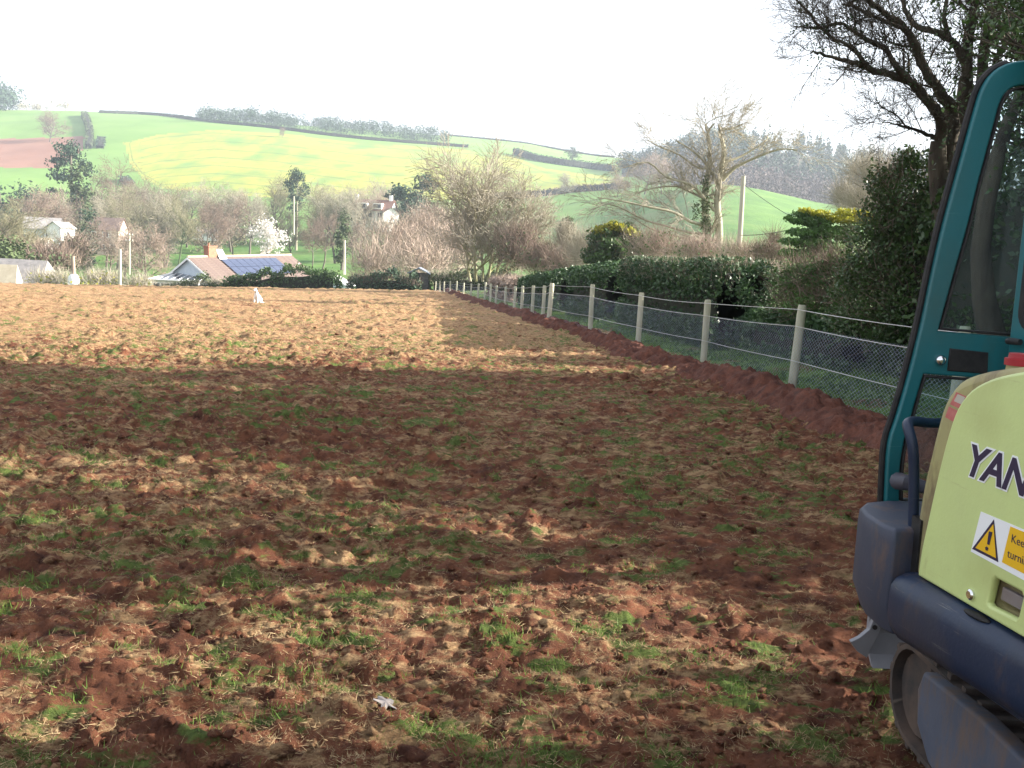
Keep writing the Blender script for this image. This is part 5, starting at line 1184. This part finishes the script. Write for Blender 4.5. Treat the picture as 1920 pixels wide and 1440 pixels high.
for s in (-1, 1):
    b = MB(); b.prism([(s * .035, -.10, .60), (s * .085, -.10, .585), (s * .095, -.13, .52), (s * .06, -.13, .55)], (0, .015, 0)); b.build('ear', M['fur_black'], dog, bevel=.004)
    b = MB(); b.tube([(s * .028, -.178, .557), (s * .028, -.190, .557)], .010, 8); b.build('eye', M['fur_black'], dog)
    skin('face_patch', [((s * .045, -.11, .55), .032), ((s * .042, -.15, .545), .028)], [(0, 1)], 'fur_black', dog, 1)
b = MB(); b.tube([(0, -.262, .508), (0, -.278, .506)], [.016, .011], 8); b.build('nose', M['fur_black'], dog, smooth=True)
b = MB(); b.tube([(.055 * math.cos(a), -.085 + .055 * math.sin(a), .45 + .01 * math.sin(a)) for a in np.linspace(0, 6.28, 14)], .010, 6); b.build('collar', M['fur_black'], dog)
# ---------------------------------------------------------------- the digger
def paint(name, c, dirt, c2=None, rough=.4):
    return mat(name, c, c2 or tuple(x * .9 for x in c), 3, rough, spec=.5, c3=dirt, c3scale=2.2, c3lo=.55, c3hi=.75, bump=.0006, bscale=90)
def wear(m, mud, amt_lo, amt_hi, scratch):
    n = m.node_tree; b = n.nodes['Principled BSDF']; src = b.inputs['Base Color'].links[0].from_socket
    tc = n.nodes.new('ShaderNodeTexCoord')
    for sc, st, lo, hi, col in ((9, (1, 1, .35), amt_lo, amt_hi, mud), (60, (.06, .06, 1.6), .64, .70, scratch)):
        mp = n.nodes.new('ShaderNodeMapping'); mp.inputs['Scale'].default_value = st; n.links.new(tc.outputs['Object'], mp.inputs[0])
        t = n.nodes.new('ShaderNodeTexNoise'); t.inputs['Scale'].default_value = sc; t.inputs['Detail'].default_value = 9; t.inputs['Roughness'].default_value = .7; n.links.new(mp.outputs[0], t.inputs[0])
        r = n.nodes.new('ShaderNodeMapRange'); r.inputs[1].default_value = lo; r.inputs[2].default_value = hi; r.inputs[4].default_value = .8; n.links.new(t.outputs[0], r.inputs[0])
        x = n.nodes.new('ShaderNodeMix'); x.data_type = 'RGBA'; n.links.new(r.outputs[0], x.inputs[0]); n.links.new(src, x.inputs[6]); x.inputs[7].default_value = (*col, 1); src = x.outputs[2]
    n.links.new(src, b.inputs['Base Color'])
M['yellow'] = paint('lime_yellow_paint', (.56, .67, .27), (.42, .47, .18), (.52, .61, .26))
M['yellow_shade_dirty'] = paint('shaded_dirty_yellow_paint', (.30, .27, .13), (.18, .13, .07), (.36, .33, .14), .6)  # shade of the turned-away shell put into the colour, along with dirt
M['teal'] = paint('teal_paint', (.008, .13, .155), (.018, .10, .11))
M['blue'] = paint('blue_grey_paint', (.008, .021, .055), (.045, .038, .038), (.007, .017, .045), .45)
M['grey_blue'] = paint('muddy_grey_paint', (.040, .048, .078), (.075, .055, .05), (.028, .036, .062), .6)
wear(M['blue'], (.09, .06, .045), .56, .74, (.13, .13, .12)); wear(M['grey_blue'], (.12, .075, .055), .54, .70, (.14, .14, .15)); wear(M['yellow'], (.30, .30, .12), .60, .80, (.42, .46, .20)); wear(M['teal'], (.03, .10, .10), .58, .78, (.05, .18, .2)); wear(M['yellow_shade_dirty'], (.13, .09, .05), .50, .66, (.30, .27, .14))
M['mud_metal'] = paint('muddy_track_frame', (.075, .085, .12), (.11, .08, .07), (.05, .06, .09), .8); wear(M['mud_metal'], (.13, .085, .06), .46, .62, (.17, .16, .16))
M['steel'] = paint('bare_steel', (.20, .20, .22), (.20, .14, .11), (.15, .15, .17), .6)
M['black_rubber'] = mat('black_rubber', (.012, .012, .014), (.03, .028, .028), 20, .6)
M['track_rubber'] = mat('muddy_track_rubber', (.03, .03, .032), (.10, .07, .055), 6, .8)
M['chrome'] = mat('chrome', (.75, .75, .78), None, rough=.15, metal=1)
M['red_cap'] = mat('red_plastic', (.34, .02, .03), (.28, .02, .025), 8, .45)
M['decal_white'] = mat('white_decal', (.80, .82, .84), None, rough=.4); M['decal_dark'] = mat('dark_decal', (.035, .025, .06), None, rough=.4)
M['decal_yellow'] = mat('amber_decal', (.75, .45, .02), None, rough=.4); M['decal_red'] = mat('faded_red_decal', (.42, .10, .10), (.50, .18, .16), 30, .6); M['decal_grey'] = mat('faded_pale_decal', (.45, .42, .36), None, rough=.6)
def glass_mat():
    m = bpy.data.materials.new('cab_glass'); m.use_nodes = True; n = m.node_tree
    tr = n.nodes.new('ShaderNodeBsdfTransparent'); tr.inputs[0].default_value = (.80, .88, .90, 1); gl = n.nodes.new('ShaderNodeBsdfGlossy'); gl.inputs['Roughness'].default_value = .03
    fz = n.nodes.new('ShaderNodeFresnel'); fz.inputs[0].default_value = 1.22; df = n.nodes.new('ShaderNodeBsdfDiffuse'); df.inputs[0].default_value = (.5, .55, .6, 1)
    m1 = n.nodes.new('ShaderNodeMixShader'); m2 = n.nodes.new('ShaderNodeMixShader'); n.links.new(fz.outputs[0], m1.inputs[0]); n.links.new(tr.outputs[0], m1.inputs[1]); n.links.new(gl.outputs[0], m1.inputs[2])
    m2.inputs[0].default_value = .025; n.links.new(m1.outputs[0], m2.inputs[1]); n.links.new(df.outputs[0], m2.inputs[2]); n.links.new(m2.outputs[0], n.nodes['Material Output'].inputs[0]); return m
M['glass'] = glass_mat()
gz = float(zf(np.float64(1.4), np.float64(2.7)))
DG = thing('mini_digger', 'small digger with lime-yellow rear panel, dark blue counterweight and teal cab, door open', 'digger', (1.6, 2.6, gz))
LOC = Vector(DG.location)
O_ = Vector((1.19, 2.65, 0)); e_ = Vector((.15, -.9887, 0)).normalized(); z_ = Vector((0, 0, 1)); n_ = e_.cross(z_).normalized()   # n_ points out of the rear panel, towards the camera side
def plane_uv(px, py, O, e, n, off=0.0):
    """(along e, z) of the point where the sight line meets the panel plane"""
    d = ray(px, py); o = O + n * off; t = (o - CAM).dot(n) / d.dot(n); p = CAM + d * t; return ((p - O).dot(e), p.z)
def PM(O, e, n, off): return Matrix.Translation(-LOC) @ Matrix(((e.x, 0, n.x, O.x + n.x * off), (e.y, 0, n.y, O.y + n.y * off), (0, 1, 0, 0), (0, 0, 0, 1)))
hU = lambda px, py, off=0: plane_uv(px, py, O_, e_, n_, off)
def crv(pts, n=4): return [(p.x, p.y) for p in smooth_loop([(a, b_, 0) for a, b_ in pts], n, False)]
# hood panel outline
left = crv([hU(*p) for p in ((1720, 1079), (1727, 1030), (1738, 980), (1751, 920), (1764, 865), (1778, 812), (1795, 765), (1820, 732), (1855, 712), (1890, 702), (1925, 696))], 3)
zt = left[-1][1]; s1 = left[-1][0]; zb_ = left[0][1]; W_h = 1.0
rim = left + [(W_h - .22, zt), (W_h - .12, zt - .03), (W_h - .04, zt - .12), (W_h, zt - .30), (W_h + .02, zb_)]
hole = [hU(*p) for p in ((1866, 1084), (1914, 1110), (1917, 1118), (1908, 1156), (1904, 1160), (1856, 1136), (1852, 1130), (1862, 1088))]
hood = plate('rear_hood', [rim, hole], PM(O_, e_, n_, -.012), .024, .008, M['yellow'], DG)
b = MB(); hc = [PM(O_, e_, n_, -.05) @ Vector((p[0], p[1], 0)) for p in hole]; b.prism(hc, n_ * .02); b.build('latch_recess', M['yellow_shade_dirty'], hood)
b = MB(); hl_ = [PM(O_, e_, n_, -.035) @ Vector((*hU(*p), 0)) for p in ((1868, 1100), (1908, 1122), (1903, 1146), (1864, 1124))]; b.prism(hl_, n_ * .018); b.build('hood_latch', M['steel'], hood, bevel=.003)
bo = hU(1822, 1115); b = MB(); c0 = PM(O_, e_, n_, 0) @ Vector((*bo, 0)); b.tube([c0, c0 + n_ * .006, c0 + n_ * .010], [.0145, .0145, .010], 16); b.build('lock_boss', M['chrome'], hood, smooth=True)
# hood shell behind the panel: a slightly bigger rounded outline running forward
lo_ = crv([hU(*p, -.03) for p in ((1704, 1078), (1706, 1040), (1717, 970), (1728, 905), (1741, 850), (1753, 800), (1768, 752), (1792, 717), (1826, 700), (1866, 692), (1900, 688))], 3)
zt2 = lo_[-1][1]
shell_rim = lo_ + [(W_h - .2, zt2), (W_h - .06, zt2 - .04), (W_h + .02, zt2 - .14), (W_h + .05, zt2 - .32), (W_h + .05, zb_)]
plate('hood_shell', [shell_rim], PM(O_, e_, n_, -.26), .46, .028, M['yellow_shade_dirty'], DG)
# decals
def flat(name, pts, off, mm, parent, th=.0006):
    b = MB(); b.prism([PM(O_, e_, n_, off) @ Vector((*hU(*p), 0)) for p in pts], n_ * th); return b.build(name, M[mm], parent)
st = flat('warning_sticker', [(1840, 959), (1957, 1008), (1950, 1104), (1821, 1034)], .0008, 'decal_white', hood)
flat('amber_panel', [(1896, 987), (1956, 1012), (1949, 1090), (1880, 1054)], .0018, 'decal_yellow', st)
flat('triangle_border', [(1865, 974), (1873, 1054), (1824, 1029)], .0018, 'decal_dark', st)
flat('triangle', [(1864.5, 983), (1869.5, 1046.5), (1831, 1027)], .0028, 'decal_yellow', st)
flat('exclamation_mark', [(1857, 996), (1863.5, 998), (1857.5, 1022), (1853.5, 1020)], .0038, 'decal_dark', st)
flat('exclamation_dot', [(1850, 1026), (1853, 1024.5), (1856, 1028), (1854, 1033), (1850.5, 1031)], .0038, 'decal_dark', st)
def text_at(name, body, px, py, px2, py2, size, mm, parent, off, shear=0, offset=0, depth=.0005):
    a = Vector(hU(px, py)); c_ = Vector(hU(px2, py2)); d = (c_ - a); ang_ = math.atan2(d.y, d.x)
    Mx = PM(O_, e_, n_, off) @ Matrix.Translation((a.x, a.y, 0)) @ Matrix.Rotation(ang_, 4, 'Z')
    return lettering(name, body, size, Mx, M[mm], parent, shear, offset, depth)
a_ = Vector(hU(1808, 886)); c_ = Vector(hU(1912, 926)); 
text_at('lettering_outline', 'YANMAR', 1808, 886, 1912, 926, .118, 'decal_white', hood, .0010, .32, .0075)
text_at('lettering', 'YANMAR', 1808, 886, 1912, 926, .118, 'decal_dark', hood, .0024, .32, .0028)
text_at('lettering', 'Keep clear', 1897, 1016, 1950, 1040, .030, 'decal_dark', st, .0026)
text_at('lettering', 'turning', 1890, 1044, 1950, 1072, .030, 'decal_dark', st, .0026)
def ssticker(pts, mm, off, nm):
    b = MB(); b.prism([PM(O_, e_, n_, off) @ Vector((*hU(*p, -.03), 0)) for p in pts], n_ * .0006); return b.build(nm, M[mm], DG)
ssticker([(1794, 735), (1814, 744), (1804, 768), (1782, 758)], 'decal_red', -.0290, 'red_sticker')
ssticker([(1797, 739), (1811, 745), (1805, 759), (1790, 752)], 'decal_grey', -.0282, 'red_sticker')
ssticker([(1780, 762), (1802, 773), (1790, 792), (1773, 782)], 'decal_red', -.0290, 'red_sticker')
# filler cap
cp_ = P(1913, 688, 2.50) ; b = MB(); b.tube([cp_ + Vector((0, 0, -.06)) - LOC, cp_ + Vector((0, 0, .008)) - LOC], [.040, .034], 20); b.build('filler_neck', M['yellow_shade_dirty'], DG, smooth=True)
b = MB(); c1 = cp_ - LOC; b.tube([c1 + Vector((0, 0, .004)), c1 + Vector((0, 0, .022)), c1 + Vector((0, 0, .024)), c1 + Vector((0, 0, .036))], [.040, .040, .032, .030], 24); b.build('filler_cap', M['red_cap'], DG, smooth=True)
# counterweight bumper along the rear
Ob = Vector((1.132, 2.665, 0)); eb = Vector((.224, -.975, 0)).normalized(); nb = eb.cross(z_).normalized()
prof = [(-.30, .748), (-.075, .748), (-.045, .744), (-.018, .730), (-.004, .708), (0, .68), (0, .61), (-.006, .58), (-.02, .555), (-.05, .540), (-.12, .535), (-.30, .53)]
b = MB(); rings = []; NS = 22
for i in range(NS + 1):
    s_ = 1.05 * i / NS; bow = .05 * math.sin(math.pi * min(1, max(0, (s_ + .15) / 1.3))) * 0 ; k_e = 1 if .02 < s_ < 1.03 else .90
    tp = .0
    rings.append([(Ob + eb * s_ + nb * ((o_ + bow) if k_e == 1 else o_ - .012) + z_ * ((zz - .64) * k_e + .64)) - LOC for o_, zz in prof])
npf = len(prof); b.v = [tuple(p) for r_ in rings for p in r_]
for i in range(NS):
    for k in range(npf): b.f.append((i * npf + k, i * npf + (k + 1) % npf, (i + 1) * npf + (k + 1) % npf, (i + 1) * npf + k))
b.f += [tuple(range(npf)), tuple(range(NS * npf, (NS + 1) * npf))]
cw = b.build('counterweight', M['blue'], DG, smooth=True)
ev = P(1826, 1166, 2.46); b = MB(); ax1 = eb; b.v = []; 
import bmesh
bm_ = bmesh.new(); bmesh.ops.create_uvsphere(bm_, u_segments=20, v_segments=10, radius=1); me_ = bpy.data.meshes.new('slot_shade'); bm_.to_mesh(me_); bm_.free()
pv = Vector(plane_uv(1826, 1163, Ob, eb, nb, -.02) + (0,)); cen = Ob + nb * -.028 + eb * pv.x + z_ * .737
me_.transform(Matrix.Translation(cen - LOC) @ Matrix(((eb.x, nb.x, 0, 0), (eb.y, nb.y, 0, 0), (0, 0, 1, 0), (0, 0, 0, 1))) @ Matrix.Diagonal((.048, .016, .0085, 1))); obj('slot_shade', me_, M['black_rubber'], cw)  # dark flattened ellipsoid painted in for the shaded slot, nothing is cut
# dark sheet put in for the shade of the gap under the hood
b = MB(); b.prism([Ob + nb * -.10 + z_ * .745 - LOC, Ob + nb * -.10 + eb * 1.0 + z_ * .745 - LOC, O_ + e_ * 1.0 + n_ * -.03 + z_ * (zb_ + .02) - LOC, O_ + n_ * -.03 + z_ * (zb_ + .02) - LOC], (.03, 0, 0)); b.build('gap_shade', M['black_rubber'], DG)
# corner casting: lofted rings
ring = [(1.150, 2.685), (1.130, 2.74), (1.125, 2.86), (1.140, 2.95), (1.185, 3.02), (1.27, 3.06), (1.42, 3.08), (1.42, 2.90), (1.30, 2.86), (1.25, 2.80), (1.235, 2.70)]
b = MB(); lv = [(.53, .90), (.56, .97), (.62, 1.0), (.82, 1.0), (.852, .985), (.862, .95)]; cx_, cy_ = 1.26, 2.87; nr_ = len(ring)
for zz, k in lv:
    for x, y in ring: b.v.append((cx_ + (x - cx_) * k - LOC.x - (.0 if zz > .6 else -.02), cy_ + (y - cy_) * k - LOC.y, zz - LOC.z))
for i in range(len(lv) - 1):
    for k in range(nr_): b.f.append((i * nr_ + k, i * nr_ + (k + 1) % nr_, (i + 1) * nr_ + (k + 1) % nr_, (i + 1) * nr_ + k))
b.f += [tuple(range(nr_)), tuple(range((len(lv) - 1) * nr_, len(lv) * nr_))]
b.build('corner_casting', M['grey_blue'], DG, bevel=.012)
# dark box put in for the shade of the notch between casting and hood
b = MB(); b.box((1.262 - LOC.x, 2.69 - LOC.y, .80 - LOC.z), (.05, .03, .10)); b.build('notch_shade', M['black_rubber'], DG)
# house floor and body mass in front of the hood
def hb(s0, s1_, f0, f1, z0_, z1_, nm, mm, bev=.02, par=None):
    F_ = -n_; c = O_ + e_ * ((s0 + s1_) / 2) + F_ * ((f0 + f1) / 2) + z_ * ((z0_ + z1_) / 2) - LOC
    b = MB(); b.box(c, ((s1_ - s0) / 2, (f1 - f0) / 2, (z1_ - z0_) / 2), Matrix((e_, F_, z_)).transposed()); return b.build(nm, M[mm], par or DG, bevel=bev)
hb(.12, .98, .06, 1.35, .50, .62, 'swing_frame', 'blue')
hb(.30, .98, .50, 1.30, .62, 1.10, 'side_cover', 'yellow', .04)
# handrail hoop
hr_pts = [P(1712, 1000, 2.74), P(1713, 940, 2.74), P(1713.5, 880, 2.74), P(1711, 835, 2.74), P(1703, 803, 2.76), P(1703, 793, 2.79), P(1716, 790, 2.82), P(1740, 793, 2.86), P(1775, 797, 2.92), P(1790, 830, 2.95), P(1792, 900, 2.95)]
b = MB(); b.tube([p - LOC for p in smooth_loop(hr_pts, 4, False)], .0155, 14); b.build('handrail', M['blue'], DG, smooth=True)
b = MB(); b.tube([P(1684, 902, 3.06) - LOC, P(1700, 905, 3.0) - LOC, P(1740, 915, 2.98) - LOC], [.030, .026, .02], 10); b.build('door_stop', M['grey_blue'], DG, smooth=True)
# open door, folded back along the far side
Dy = 3.12; Od = Vector((0, Dy, 0)); ed = Vector((1, 0, 0)); nd_ = Vector((0, -1, 0))
dU = lambda px, py: plane_uv(px, py, Od, ed, nd_)
outer = crv([dU(*p) for p in ((1657, 950), (1659, 900), (1664, 830), (1681, 775), (1704, 694), (1727, 600), (1748, 500), (1770, 408), (1802, 292), (1825, 208), (1838, 168), (1856, 140), (1884, 121), (1925, 114), (1990, 112), (2060, 112))], 3)
xr = 1.86; outer = [p for p in outer if p[0] < xr]; ztop = outer[-1][1]
rdn = [(xr, ztop), (xr, outer[0][1])]
g1 = crv([dU(*p) for p in ((1755, 620), (1783, 520), (1811, 420), (1828, 350), (1857, 242), (1869, 198), (1881, 176), (1898, 164), (1925, 160))], 3); xg = 1.66
xg = 1.80; g1 = [p for p in g1 if p[0] < xg] + [(xg, g1[-1][1]), (xg, dU(1888, 634)[1] - .0)]
g2 = crv([dU(*p) for p in ((1683, 940), (1684, 880), (1692, 825), (1704, 783), (1716, 740), (1728, 700))], 3) + [(xg, dU(1728, 700)[1] - .012), (xg, dU(1683, 940)[1])]
def inset(pts, d, M_=None):
    c = Vector((sum(p[0] for p in pts) / len(pts), sum(p[1] for p in pts) / len(pts))); out = []; n = len(pts)
    for i in range(n):
        a = Vector(pts[i - 1]); b2 = Vector(pts[i]); c2 = Vector(pts[(i + 1) % n]); t1 = (b2 - a); t2 = (c2 - b2)
        if t1.length < 1e-6 or t2.length < 1e-6: continue
        t1.normalize(); t2.normalize(); n1 = Vector((-t1.y, t1.x)); n2 = Vector((-t2.y, t2.x)); nn = (n1 + n2)
        if nn.length < 1e-6: continue
        nn.normalize(); k = d / max(.4, nn.dot(n1)); q2 = b2 + nn * k; q3 = b2 - nn * k
        out.append(tuple(q2) if (q2 - c).length < (q3 - c).length else tuple(q3))
    return out
door = plate('door_frame', [outer + rdn, g1, g2], PM(Od, ed, nd_, 0), .034, .006, M['teal'], DG); door.name = 'door'
for g in (g1, g2):
    plate('window_seal', [inset(g, -.004), inset(g, .012)], PM(Od, ed, nd_, .004), .030, .004, M['black_rubber'], door)
    b = MB(); b.prism([PM(Od, ed, nd_, 0) @ Vector((*p, 0)) for p in inset(g, .006)], (0, .004, 0)); b.build('window_pane', M['glass'], door)
edge = [Vector((p[0], Dy + .012, p[1])) for p in outer if p[1] < ztop - .02]; b = MB(); b.tube([p + Vector((-.008, 0, 0)) - LOC for p in edge], .011, 8); b.build('edge_seal', M['black_rubber'], door, smooth=True)
lk = [dU(*p) for p in ((1776, 652), (1848, 660), (1846, 700), (1771, 694))]; plate('latch_recess', [lk], PM(Od, ed, nd_, .016), .012, .004, M['black_rubber'], door)
kc = Vector((*dU(1758, 674), 0)); b = MB(); k0 = PM(Od, ed, nd_, .014) @ kc; b.tube([k0, k0 + nd_ * .012, k0 + nd_ * .02, k0 + nd_ * .024], [.017, .018, .014, .006], 18); b.build('lock_barrel', M['chrome'], door, smooth=True)
# cab body
Ac = P(1886, 690, 3.04); Oc = Vector((Ac.x, Ac.y, 0)); ec, nc, Fc_ = e_, n_, -n_
cU = lambda px, py: plane_uv(px, py, Oc, ec, nc)
wz0 = cU(1909, 600)[1] - .03; sL = max(.028, cU(1915, 606)[0]); CW_, CL_, z0c, z1c = .84, 1.0, .62, 2.30
def rrect(x0, x1, y0, y1, r, n=5):
    out = []
    for cx, cy, a0 in ((x1 - r, y1 - r, 0), (x0 + r, y1 - r, 90), (x0 + r, y0 + r, 180), (x1 - r, y0 + r, 270)):
        for k in range(n + 1): a = math.radians(a0 + 90 * k / n); out.append((cx + r * math.cos(a), cy + r * math.sin(a)))
    return out
def cab_wall(nm, O, e, n, wid, win):
    pl = plate(nm, [rrect(0, wid, z0c, z1c, .03), rrect(*win, .06)], PM(O, e, n, -.015), .03, .006, M['teal'], DG)
    b = MB(); b.prism([PM(O, e, n, -.017) @ Vector((*p, 0)) for p in rrect(win[0] + .004, win[1] - .004, win[2] + .004, win[3] - .004, .06)], n * .004); b.build('window_pane', M['glass'], pl)
    plate('window_seal', [rrect(win[0] - .003, win[1] + .003, win[2] - .003, win[3] + .003, .06), rrect(win[0] + .018, win[1] - .018, win[2] + .018, win[3] - .018, .05)], PM(O, e, n, -.012), .036, .004, M['black_rubber'], pl)
    return pl
rw = cab_wall('rear_wall', Oc, ec, nc, CW_, (.036, CW_ - .06, wz0, 2.18))
cab_wall('side_wall', Oc + ec * CW_, Fc_, ec, CL_, (.08, CL_ - .08, 1.25, 2.18))
cab_wall('front_wall', Oc + Fc_ * CL_ + ec * CW_, -ec, Fc_, CW_, (.06, CW_ - .06, .95, 2.2))
b = MB(); cc = Oc + ec * CW_ / 2 + Fc_ * CL_ / 2; Rm = Matrix((ec, Fc_, z_)).transposed()
b.box(cc + z_ * (z1c + .03) - LOC, (CW_ / 2 + .03, CL_ / 2 + .05, .035), Rm); b.build('cab_roof', M['teal'], DG, bevel=.03)
b = MB(); b.box(Oc + Fc_ * (CL_ - .03) + ec * .02 + z_ * (z0c + z1c) / 2 - LOC, (.025, .03, (z1c - z0c) / 2), Rm); b.build('door_pillar', M['teal'], DG, bevel=.01)
b = MB(); b.box(cc + z_ * (z0c + .02) - LOC, (CW_ / 2 - .04, CL_ / 2 - .04, .04), Rm); b.build('cab_floor', M['black_rubber'], DG)
b = MB(); b.box(cc + Fc_ * -.15 + z_ * .98 - LOC, (.22, .22, .06), Rm); b.box(cc + Fc_ * -.36 + z_ * 1.25 - LOC, (.21, .05, .27), Rm); b.build('seat', M['black_rubber'], DG, bevel=.03)
hpts = [PM(Oc, ec, nc, .012) @ Vector((*cU(*p), 0)) for p in ((1898, 640), (1908, 640), (1925, 642))]; b = MB(); b.tube([hpts[0], (hpts[0] + hpts[1]) / 2 + nc * .012, hpts[1] + nc * .016, hpts[2] + nc * .01], [.004, .010, .012, .010], 10); b.build('window_catch', M['black_rubber'], rw, smooth=True)
# undercarriage: tracks run away from the camera
def track(X0):
    t_o = [];  y0, y1, zc, R = 1.72, 3.02, gz + .215, .17
    pts = [(y0 + (y1 - y0) * k / 12, zc + R) for k in range(13)] + [(y1 + R * math.sin(a), zc + R * math.cos(a)) for a in np.linspace(.15, math.pi - .15, 12)] + [(y1 - (y1 - y0) * k / 12, zc - R) for k in range(13)] + [(y0 - R * math.sin(a), zc - R * math.cos(a)) for a in np.linspace(.15, math.pi - .15, 12)]
    n = len(pts); b = MB(); wd = .22; th = .018; cy = (y0 + y1) / 2
    for (y, z) in pts:
        s = 1 - th / R; yi = (min(max(y, y0), y1)); k = Vector((y - yi, z - zc)); ki = k * s
        b.v += [(X0, y, z), (X0 + wd, y, z), (X0 + wd, yi + ki.x, zc + ki.y), (X0, yi + ki.x, zc + ki.y)]
    for i in range(n):
        j = (i + 1) % n
        for k in range(4): b.f.append((i * 4 + k, i * 4 + (k + 1) % 4, j * 4 + (k + 1) % 4, j * 4 + k))
    b.v = [tuple(Vector(v) - LOC) for v in b.v]; tr_ = b.build('track', M['track_rubber'], DG, smooth=True)
    lug = MB(); lug.box((0, 0, 0), (.105, .012, .010)); lm_ = bpy.data.meshes.new('lug'); lm_.from_pydata(lug.v, [], lug.f)
    per = 2 * (y1 - y0) + 2 * math.pi * R; N = 38
    for i in range(N):
        d = per * i / N; L0 = y1 - y0
        if d < L0: y, z, a = y0 + d, zc + R, 0
        elif d < L0 + math.pi * R: a = (d - L0) / R; y, z = y1 + R * math.sin(a), zc + R * math.cos(a)
        elif d < 2 * L0 + math.pi * R: y, z, a = y1 - (d - L0 - math.pi * R), zc - R, math.pi
        else: a = math.pi + (d - 2 * L0 - math.pi * R) / R; y, z = y0 + R * math.sin(a), zc + R * math.cos(a)
        o = obj('lug', lm_, M['track_rubber'], tr_, (X0 + wd / 2 - LOC.x, y + .009 * math.sin(a) - LOC.y, z + .009 * math.cos(a) - LOC.z)); o.rotation_euler = (-a, 0, 0)
    for yy in (y0, y1):
        w2 = MB(); w2.tube([(X0 + .03, yy, zc), (X0 + wd - .03, yy, zc)], R - .03, 20); w2.v = [tuple(Vector(v) - LOC) for v in w2.v]; w2.build('sprocket' if yy == y0 else 'idler', M['track_rubber'], DG, smooth=True)
    return zc
zc = track(1.40); track(2.16)
cover = [(2.88, zc + .09), (2.85, zc + .16), (2.5, zc + .19), (1.75, zc + .19), (1.66, zc), (1.75, zc - .12), (2.6, zc - .13), (2.76, zc - .10), (2.86, zc - .02)]
Mt = Matrix(((0, 0, -1, 1.385), (1, 0, 0, 0), (0, 1, 0, 0), (0, 0, 0, 1)))
plate('track_frame_cover', [cover], Matrix.Translation(-LOC) @ Mt, .06, .012, M['mud_metal'], DG)
b = MB(); b.box((1.9 - LOC.x, 2.35 - LOC.y, gz + .38 - LOC.z), (.34, .40, .07)); b.build('undercarriage', M['blue'], DG, bevel=.02)
b = MB(); b.tube([(1.9 - LOC.x, 2.35 - LOC.y, gz + .42 - LOC.z), (1.9 - LOC.x, 2.35 - LOC.y, .52 - LOC.z)], .26, 24); b.build('slew_ring', M['steel'], DG)
# dozer blade across the far end
by = 3.62; bl = [P(*p, by) - LOC for p in ((1650, 1128), (1642, 1150), (1631, 1180), (1612, 1196), (1595, 1204), (1608, 1222), (1626, 1234), (1636, 1212), (1648, 1188), (1656, 1160), (1666, 1130))]
b = MB(); b.prism([tuple(p) for p in bl], (0, .025, 0)); ep = b.build('blade_end_plate', M['steel'], DG, bevel=.003)
b = MB(); hcn = P(1640, 1176, by) - LOC; b.tube([hcn + Vector((0, -.004, 0)), hcn + Vector((0, .004, 0))], .010, 14); b.build('hole_shade_disc', M['black_rubber'], ep)  # black disc painted in for the dark hole, the plate is solid
x0b = (P(1646, 1180, by) - LOC).x; b = MB(); cv = [(-.02, .06), (.03, .10), (.06, .18), (.06, .26), (.03, .34), (-.01, .38)]; V_ = []
for x in (x0b, x0b + 1.0):
    for dy, zz in cv: V_.append((x, by + .03 + dy - LOC.y, gz + zz - .02 - LOC.z))
    for dy, zz in reversed(cv): V_.append((x, by + .055 + dy - LOC.y, gz + zz - .02 - LOC.z))
nn_ = len(cv) * 2; b.add(V_, [tuple(range(nn_)), tuple(range(nn_, 2 * nn_))] + [(i, (i + 1) % nn_, nn_ + (i + 1) % nn_, nn_ + i) for i in range(nn_)]); b.build('dozer_blade', M['steel'], DG)
for dx in (.28, .62):
    b = MB(); b.box((x0b + dx, 3.35 - LOC.y, gz + .22 - LOC.z), (.03, .30, .04)); b.build('blade_arm', M['blue'], DG)
# ---------------------------------------------------------------- haze
def haze():
    b = MB(); x0, x1, y0, y1, z0, z1 = -1300, 1400, -400, 1420, -40, 175
    b.box(((x0 + x1) / 2, (y0 + y1) / 2, (z0 + z1) / 2), ((x1 - x0) / 2, (y1 - y0) / 2, (z1 - z0) / 2))
    m = bpy.data.materials.new('haze'); m.use_nodes = True; n = m.node_tree; n.nodes.remove(n.nodes['Principled BSDF'])
    v = n.nodes.new('ShaderNodeVolumePrincipled'); v.inputs['Color'].default_value = (.74, .85, 1, 1); v.inputs['Density'].default_value = HAZE; v.inputs['Anisotropy'].default_value = .2
    n.links.new(v.outputs[0], n.nodes['Material Output'].inputs['Volume'])
    o = b.build('haze', m); tag(o, kind='stuff', label='thin pale haze lying over the valley and hills', cat='haze')
haze()
